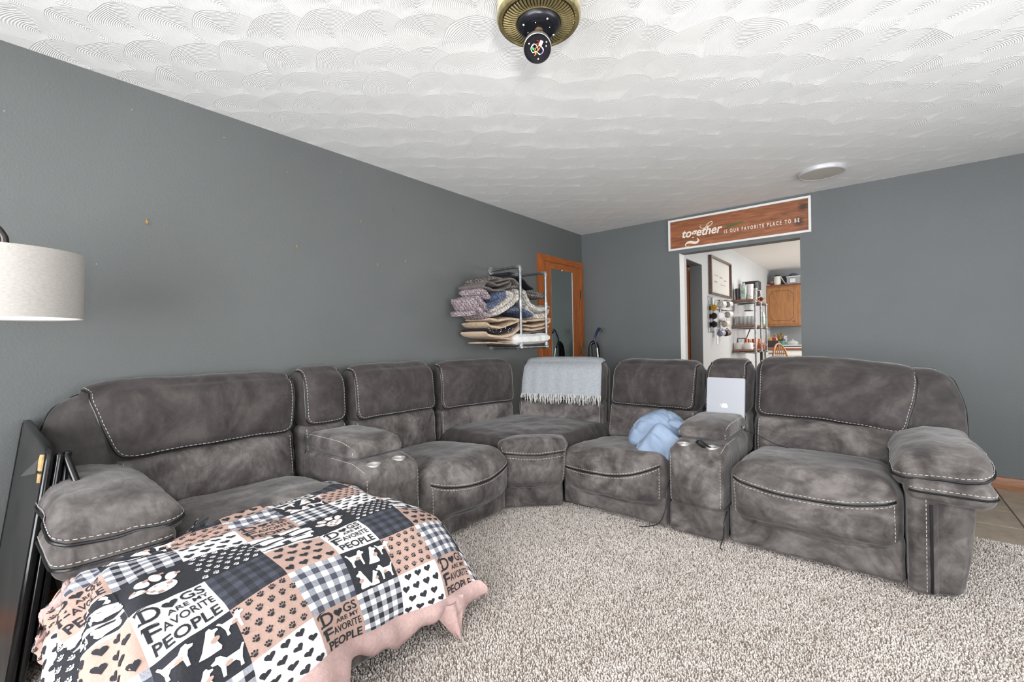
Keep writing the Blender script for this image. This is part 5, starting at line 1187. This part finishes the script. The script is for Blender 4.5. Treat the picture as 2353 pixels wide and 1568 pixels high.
e, c = thing_at('tumbler', 1734, 2.62, T1, 'dark grey travel mug with handle at the right end of the top shelf', 'tumbler', 'tumblers on the top shelf'); lat([(0, 0), (.036, 0), (.044, .18), (0, .18)], c, mottled('dark_grey_pattern', rgb(70, 72, 74), rgb(180, 178, 172), 40, .4, 0), 'body', e); MB().tube([(c[0]+.042, c[1], c[2]+.15), (c[0]+.08, c[1], c[2]+.14), (c[0]+.085, c[1], c[2]+.06), (c[0]+.042, c[1], c[2]+.03)], .006, 8).build('handle', M['white'], e, True)
e, c = thing_at('appliance_box', 1728, 2.80, T1, 'black box with grey control panel behind the tumblers on top shelf', 'box'); MB().box(c[0]-.11, c[0]+.11, c[1]-.1, c[1]+.1, c[2], c[2]+.30, b=.006).build('body', M['black'], e); MB().box(c[0]+.07, c[0]+.108, c[1]-.104, c[1]-.099, c[2]+.16, c[2]+.28).build('control_panel', mottled('grey_keys', rgb(60, 60, 62), rgb(170, 170, 170), 120, .5, 0), e)
for k, (px_, y, lab, mt) in enumerate(((1722, 2.33, 'small steel pourer lying at the front edge of the top shelf', M['steel']), (1742, 2.70, 'small copper cup on its side at the end of the top shelf', M['copper']), (1750, 2.85, 'small copper-coloured cup farthest along the top shelf', M['copper']))):
    e, c = thing_at('small_cup', px_, y, T1, lab, 'cup', 'small metal cups on the top shelf'); T_ = Matrix.Translation((c[0], c[1], c[2]+.026)) @ Matrix.Rotation(math.radians(80), 4, 'X'); MB().lathe([(0, -.03), (.02, -.03), (.026, .03), (.023, .03), (.018, -.02), (0, -.022)], n=18, mat=T_).build('bowl', mt, e, True, 40)
    MB().tube([(c[0]+.02, c[1], c[2]+.03), (c[0]+.05, c[1]-.01, c[2]+.045)], .004, 6).build('handle', mt, e, True)
gl = None
for k in range(9):
    px_ = 1694+k*4.6; y = 2.34 if k % 2 == 0 else 2.44; p = at(px_, 700, 'y', y)
    if gl is None:
        gl = empty('drinking_glass', (p[0], y, T2), 'clear straight drinking glass in the row on the middle kitchen shelf', 'glass', 'clear glasses on the middle shelf')
        gm = MB().lathe([(0, .002), (.026, .002), (.030, .125), (.0285, .125), (.025, .008), (0, .008)], n=18).mesh('tumbler_wall'); gm.materials.append(M['clear']); gm.shade_smooth()
        go = bpy.data.objects.new('glass_wall', gm); scene.collection.objects.link(go); go.parent = gl; g0 = gl; root = gl
    else:
        root = g0.copy(); scene.collection.objects.link(root); root.location = (p[0], y, T2); ch = go.copy(); scene.collection.objects.link(ch); ch.parent = root
e, c = thing_at('bottle', 1731, 2.40, T2, 'small bottle with orange and green label right of the clear glasses', 'bottle'); lat([(0, 0), (.016, 0), (.016, .09), (.007, .11), (.007, .125), (0, .125)], c, mottled('mixed_label', rgb(188, 120, 66), rgb(70, 110, 90), 60, .4, 0), 'body', e)
e, c = thing_at('bottle', 1753, 2.95, T2, 'white and green bottle at the far end of the middle shelf', 'bottle'); lat([(0, 0), (.030, 0), (.030, .15), (.014, .175), (.014, .20), (0, .20)], c, mottled('white_green_label', rgb(220, 224, 220), rgb(60, 130, 96), 24, .4, 0), 'body', e)
e, c = thing_at('coffee_dripper', 1720, 2.42, 1.505, 'clear coffee dripper with dark rim hanging under the top shelf', 'dripper'); lat([(.075, .125), (.078, .12), (.045, .03), (.042, .03), (.072, .118), (.075, .125)], c, M['clear'], 'cone', e); lat([(.073, .118), (.080, .118), (.080, .128), (.073, .128)], c, M['black'], 'rim', e); lat([(.05, .02), (.06, .02), (.06, .032), (.04, .034)], c, M['black'], 'base_ring', e); MB().tube([(c[0]-.06, c[1], c[2]+.128), (c[0]-.06, c[1], 1.648)], .004, 6).tube([(c[0]+.06, c[1], c[2]+.128), (c[0]+.06, c[1], 1.648)], .004, 6).build('hanger', M['black'], e, True)
for (px_, r, lab) in ((1697, .052, 'white ribbed cup on the lowest kitchen shelf, left one'), (1719, .060, 'larger white ribbed cup on the lowest kitchen shelf, right one')):
    e, c = thing_at('ribbed_cup', px_, 2.36, T3, lab, 'cup', 'white ribbed cups'); m = MB(); 
    V = []; n = 48
    for (rr, z) in ((.96, 0), (1, .02), (.96, .07), (.82, .098)):
        for k in range(n): a = 2*math.pi*k/n; q = r*rr*(1+.025*(k % 2)); V.append((c[0]+q*math.cos(a), c[1]+q*math.sin(a), c[2]+z))
    m.add(V, [(i*n+k, i*n+(k+1) % n, (i+1)*n+(k+1) % n, (i+1)*n+k) for i in range(3) for k in range(n)]+[tuple(range(n-1, -1, -1)), tuple(3*n+k for k in range(n))]); m.build('body', M['white'], e, True, 50)
    MB().tube([(c[0]+r*(.9+.55*math.sin(a)), c[1], c[2]+.05+.03*math.cos(a)) for a in np.linspace(0, math.pi, 9)], .006, 8).build('handle', M['white'], e, True)
for k, (px_, y, z, lab) in enumerate(((1716, 2.60, T3, 'copper mug behind the white ribbed cups'), (1733, 2.62, T3, 'copper mug right of the white ribbed cups'), (1741, 2.85, T3, 'copper mug second from the far end of lowest shelf'), (1748, 2.98, T3, 'small copper mug at the far end of the lowest shelf'))):
    e, c = thing_at('copper_mug', px_, y, z, lab, 'mug', 'copper mugs on the lowest shelf'); hh = .15 if k < 3 else .09; lat([(0, 0), (.034, 0), (.044, hh*.45), (.040, hh), (.037, hh), (.036, .01), (0, .01)], c, M['copper'], 'body', e); MB().tube([(c[0]+.04+.028*math.sin(a), c[1], c[2]+hh*.5+.03*math.cos(a)) for a in np.linspace(0, math.pi, 9)], .004, 6).build('handle', M['copper'], e, True)
gs = sorted([o for o in bpy.data.objects if o.name.split('.')[0] == 'drinking_glass'], key=lambda o: o.location.x)
for o_, w_ in zip(gs, ('leftmost', 'second from the left', 'third from the left', 'fourth from the left', 'fifth from the left', 'fourth from the right', 'third from the right', 'second from the right', 'rightmost')): o_['label'] = 'clear drinking glass on the middle kitchen shelf, %s of the row' % w_
# upper cabinet
a = at(1757, 660, 'y', 4.92); b = at(1839, 748, 'y', 4.92); cx0, cx1, cz0, cz1 = a[0], b[0]+.01, b[2], a[2]+.0
cab = empty('wall_cabinet', ((cx0+cx1)/2, 5.1, cz0), 'golden oak wall cabinet with one raised-panel door in the kitchen', 'cabinet')
MB().box(cx0, cx1, 4.94, 5.255, cz0, cz1, b=.003).build('body', M['oak'], cab)
MB().box(cx0-.012, cx1+.012, 4.915, 5.255, cz1, cz1+.022, b=.003).build('top_trim', M['oak_dark'], cab); MB().box(cx0, cx1, 4.93, 5.255, cz0-.010, cz0+.004).build('bottom_rail', M['oak_dark'], cab)
dr = MB().box(cx0+.03, cx1-.055, 4.918, 4.940, cz0+.035, cz1-.03, b=.005).build('door', M['oak'], cab)
X0_, X1_, Z0_, Z1_ = cx0+.085, cx1-.11, cz0+.10, cz1-.095; k_ = .05
pl = [(X0_+k_, Z0_), (X1_-k_, Z0_), (X1_-k_, Z0_+.02), (X1_-.02, Z0_+k_), (X1_, Z0_+k_), (X1_, Z1_-k_), (X1_-.02, Z1_-k_), (X1_-k_, Z1_-.02), (X1_-k_, Z1_), (X0_+k_, Z1_), (X0_+k_, Z1_-.02), (X0_+.02, Z1_-k_), (X0_, Z1_-k_), (X0_, Z0_+k_), (X0_+.02, Z0_+k_), (X0_+k_, Z0_+.02)]
MB().tube([(x, 4.918, z) for x, z in pl], .0045, 6, closed=True).build('panel_groove', M['oak_dark'], dr, True)
kx = cx1-.10; MB().sphere((kx, 4.905, cz0+.075), .014, 12).tube([(kx, 4.918, cz0+.075), (kx, 4.905, cz0+.075)], .006, 8).build('knob', M['oak_dark'], dr, True)
ZT = cz1+.0225
e = empty('storage_tub', (cx1-.12, 5.02, ZT), 'clear plastic tub with blue bundle on top of the oak cabinet', 'container'); MB().box(cx1-.22, cx1-.02, 4.95, 5.12, ZT, ZT+.13, b=.008).build('tub', plain('cloudy_plastic', rgb(176, 180, 192), .2, Transmission_Weight=.25), e); MB().box(cx1-.23, cx1-.01, 4.94, 5.13, ZT+.13, ZT+.145, b=.003).build('rim', M['white'], e); MB().sphere((cx1-.12, 5.03, ZT+.155), (.085, .06, .055), 14).build('blue_bundle', KN['blue'], e, True); MB().box(cx1-.165, cx1-.08, 4.946, 4.9495, ZT+.03, ZT+.10).build('label', M['white_paint'], e)
e = empty('pitcher', (cx0+.28, 5.02, ZT), 'white pitcher with lid on top of the oak cabinet', 'pitcher'); c = (cx0+.20, 5.02, ZT); lat([(0, 0), (.055, 0), (.062, .08), (.05, .17), (0, .17)], c, M['white'], 'body', e); lat([(.052, .17), (.045, .19), (0, .2)], c, M['black'], 'lid', e); MB().tube([(c[0]+.05, c[1], c[2]+.17), (c[0]+.12, c[1], c[2]+.04), (c[0]+.15, c[1], c[2]+.01)], .011, 8).build('handle', M['white'], e, True)
e = empty('dark_basket', (cx0+.32, 5.1, ZT), 'dark box behind the white pitcher on cabinet top', 'box'); MB().box(cx0+.26, cx0+.37, 5.05, 5.2, ZT, ZT+.17, b=.01).build('body', mottled('dark_box', rgb(40, 40, 46), rgb(60, 60, 66), 20), e)
e = empty('folded_towel', (cx0+.06, 5.0, ZT), 'small red and white cloth heap at the left end of cabinet top', 'cloth'); MB().sphere((cx0+.05, 5.0, ZT+.013), (.055, .04, .014), 12).build('white_fold', M['white'], e, True); MB().sphere((cx0+.10, 5.0, ZT+.028), (.045, .035, .03), 12).build('red_fold', plain('red_cloth', rgb(150, 30, 44), .8), e, True); MB().sphere((cx0+.11, 5.01, ZT+.062), (.035, .03, .026), 12).build('green_fold', plain('sage_cloth', rgb(132, 150, 140), .8), e, True)
# counter, dishwasher and what stands there
ct = empty('countertop', (1.9, 4.95, .9), 'pale laminate worktop with wooden edge along the kitchen back wall', 'countertop')
MB().box(KX+.005, 3.2, 4.62, 5.255, .905, .940, b=.003).build('top', mottled('pale_laminate', rgb(206, 200, 192), rgb(222, 216, 208), 60, .35, 0), ct); MB().box(KX+.005, 3.2, 4.605, 4.622, .900, .938, b=.002).build('wood_edge', M['shelf_wood'], ct)
bc = empty('base_cabinet', (2.5, 4.95, 0), 'oak base cabinets under the pale kitchen worktop', 'cabinet'); MB().box(1.86, 3.2, 4.66, 5.255, .0, .900, b=.003).build('body', M['oak'], bc)
dw = empty('dishwasher', (1.5, 4.9, 0), 'white dishwasher with grey control strip under the worktop', 'dishwasher'); MB().box(1.19, 1.85, 4.64, 5.25, .01, .895, b=.006).build('body', M['white_paint'], dw); MB().box(1.20, 1.84, 4.628, 4.642, .80, .865, b=.003).build('control_strip', M['white'], dw); MB().box(1.24, 1.52, 4.625, 4.630, .82, .85).build('display', plain('grey_strip', rgb(110, 112, 114), .4), dw); MB().box(1.21, 1.83, 4.626, 4.640, .12, .79, b=.004).build('door', M['white'], dw)
ZC = .9405
def on_c(name, px_, y, lab, cat): 
    p = at(px_, 800, 'y', y); return empty(name, (p[0], y, ZC), lab, cat), (p[0], y, ZC)
e, c = on_c('knife_block', 1755, 4.85, 'black knife block with steel handles on the worktop', 'knife block'); T_ = Matrix.Translation(c) @ Matrix.Rotation(math.radians(-14), 4, 'X'); MB().box(-.06, .06, -.05, .07, .02, .22, b=.006, mat=T_).build('block', M['black'], e)
for k in range(5): MB().tube([T_ @ Vector((-.04+.02*k, .01, .22)), T_ @ Vector((-.01+.028*k, .0, .31+.01*(k % 2)))], .006, 6).build('knife_handle', M['steel'], e, True)
e, c = on_c('snack_bin', 1774, 4.80, 'dark bin filled with colourful packets on the worktop', 'bin'); MB().box(c[0]-.09, c[0]+.09, c[1]-.06, c[1]+.06, ZC, ZC+.13, b=.005).build('bin', mottled('dark_wicker', rgb(36, 30, 30), rgb(60, 50, 46), 80, .7, .002), e)
cols = [(150, 40, 40), (206, 200, 190), (92, 120, 60), (190, 150, 60), (96, 50, 70), (200, 130, 70)]
for k in range(8): MB().box(-.022, .022, -.006, .006, -.03, .035, b=.004, mat=Matrix.Translation((c[0]-.075+.021*k, c[1]-.03+.012*(k % 3), ZC+.15+.01*(k % 2))) @ Matrix.Rotation(rng.uniform(-.5, .5), 4, 'Y')).build('packet', plain('packet_%d' % k, rgb(*cols[k % 6]), .4), e)
e, c = on_c('potted_plant', 1792, 4.88, 'yellow and orange flowers in a pot on the worktop', 'plant'); lat([(0, 0), (.035, 0), (.045, .09), (0, .09)], c, M['white'], 'pot', e); lv = MB()
for k in range(60):
    a = rng.uniform(0, 6.28); el = rng.uniform(.2, 1.4); L = rng.uniform(.06, .19); d_ = np.array([math.cos(a)*math.cos(el), math.sin(a)*math.cos(el), math.sin(el)]); p = np.array(c)+[0, 0, .08]+d_*L; n = np.cross(d_, [0, 0, 1]); n = n/(np.linalg.norm(n)+1e-6)*.018
    lv.add([p-d_*.03, p+n, p+d_*.03, p-n], [(0, 1, 2, 3)], k % 3)
stuff(lv.build('blossom', [plain('yellow_petal', rgb(206, 160, 40), .6), plain('orange_petal', rgb(176, 96, 40), .6), plain('plant_leaf', rgb(86, 110, 50), .6)], e))
e, c = on_c('canister', 1799, 4.78, 'teal canister with dark lid on the worktop', 'canister'); lat([(0, 0), (.036, 0), (.040, .13), (0, .13)], c, plain('teal_glaze', rgb(70, 134, 134), .3), 'body', e); lat([(.041, .13), (.041, .15), (0, .152)], c, M['black'], 'lid', e)
e, c = on_c('tray_stack', 1822, 4.80, 'stack of white trays holding a clear glass dish', 'tray'); 
for k in range(3): MB().box(c[0]-.14, c[0]+.14, c[1]-.09, c[1]+.09, ZC+.017*k, ZC+.014+.017*k, b=.003).build('tray', M['white_paint'] if k != 1 else M['black'], e)
e2, _ = on_c('glass_dish', 1820, 4.80, 'clear lidded glass dish on the white tray stack', 'dish'); MB().lathe([(0, 0), (.07, .0), (.095, .035), (.06, .07), (.015, .085), (.015, .10), (0, .10)], (c[0], c[1], ZC+.050), 24).build('dish', M['clear'], e2, True, 40)
e, c = on_c('wall_outlet', 1803, 5.255, 'white outlet plate on the kitchen back wall above the worktop', 'outlet'); p = at(1803, 779, 'y', 5.255); MB().box(p[0]-.038, p[0]+.038, 5.249, 5.2585, p[2]-.06, p[2]+.06, b=.002).build('plate', M['white_paint'], e)
# bow-back chair
chv = empty('windsor_chair', (1.86, 2.70, 0), 'golden oak bow-back chair standing in the kitchen', 'chair')
CB = Matrix.Translation((1.89, 2.78, 0)) @ Matrix.Rotation(math.radians(62), 4, 'Z')
bow = [CB @ Vector((-.19*math.cos(a), .20+.14*math.sin(a)*.0+.06*math.sin(a), .46+.58*math.sin(a)**.75)) for a in np.linspace(0, math.pi, 30)]
MB().tube(bow, .0135, 10).build('bow', M['oak'], chv, True)
for k in range(7):
    x = -.13+.26*k/6; t_ = math.sqrt(max(0, 1-(x/.19)**2)); MB().tube([CB @ Vector((x*.85, .19, .46)), CB @ Vector((x, .20+.06*t_, .46+.58*t_**.75))], .006, 8).build('spindle', M['oak'], chv, True)
MB().lathe([(0, .43), (.20, .435), (.215, .45), (.20, .468), (0, .46)], n=28, mat=CB).build('seat', M['oak'], chv, True, 40)
for (x, y) in ((-.14, -.14), (.14, -.14), (-.14, .14), (.14, .14)): MB().tube([CB @ Vector((x, y, .44)), CB @ Vector((x*1.35, y*1.35, .0))], [.018, .012], 10).build('leg', M['oak'], chv, True)
MB().tube([CB @ Vector((-.165, -.0, .2)), CB @ Vector((.165, 0, .2))], .010, 8).build('stretcher', M['oak'], chv, True)
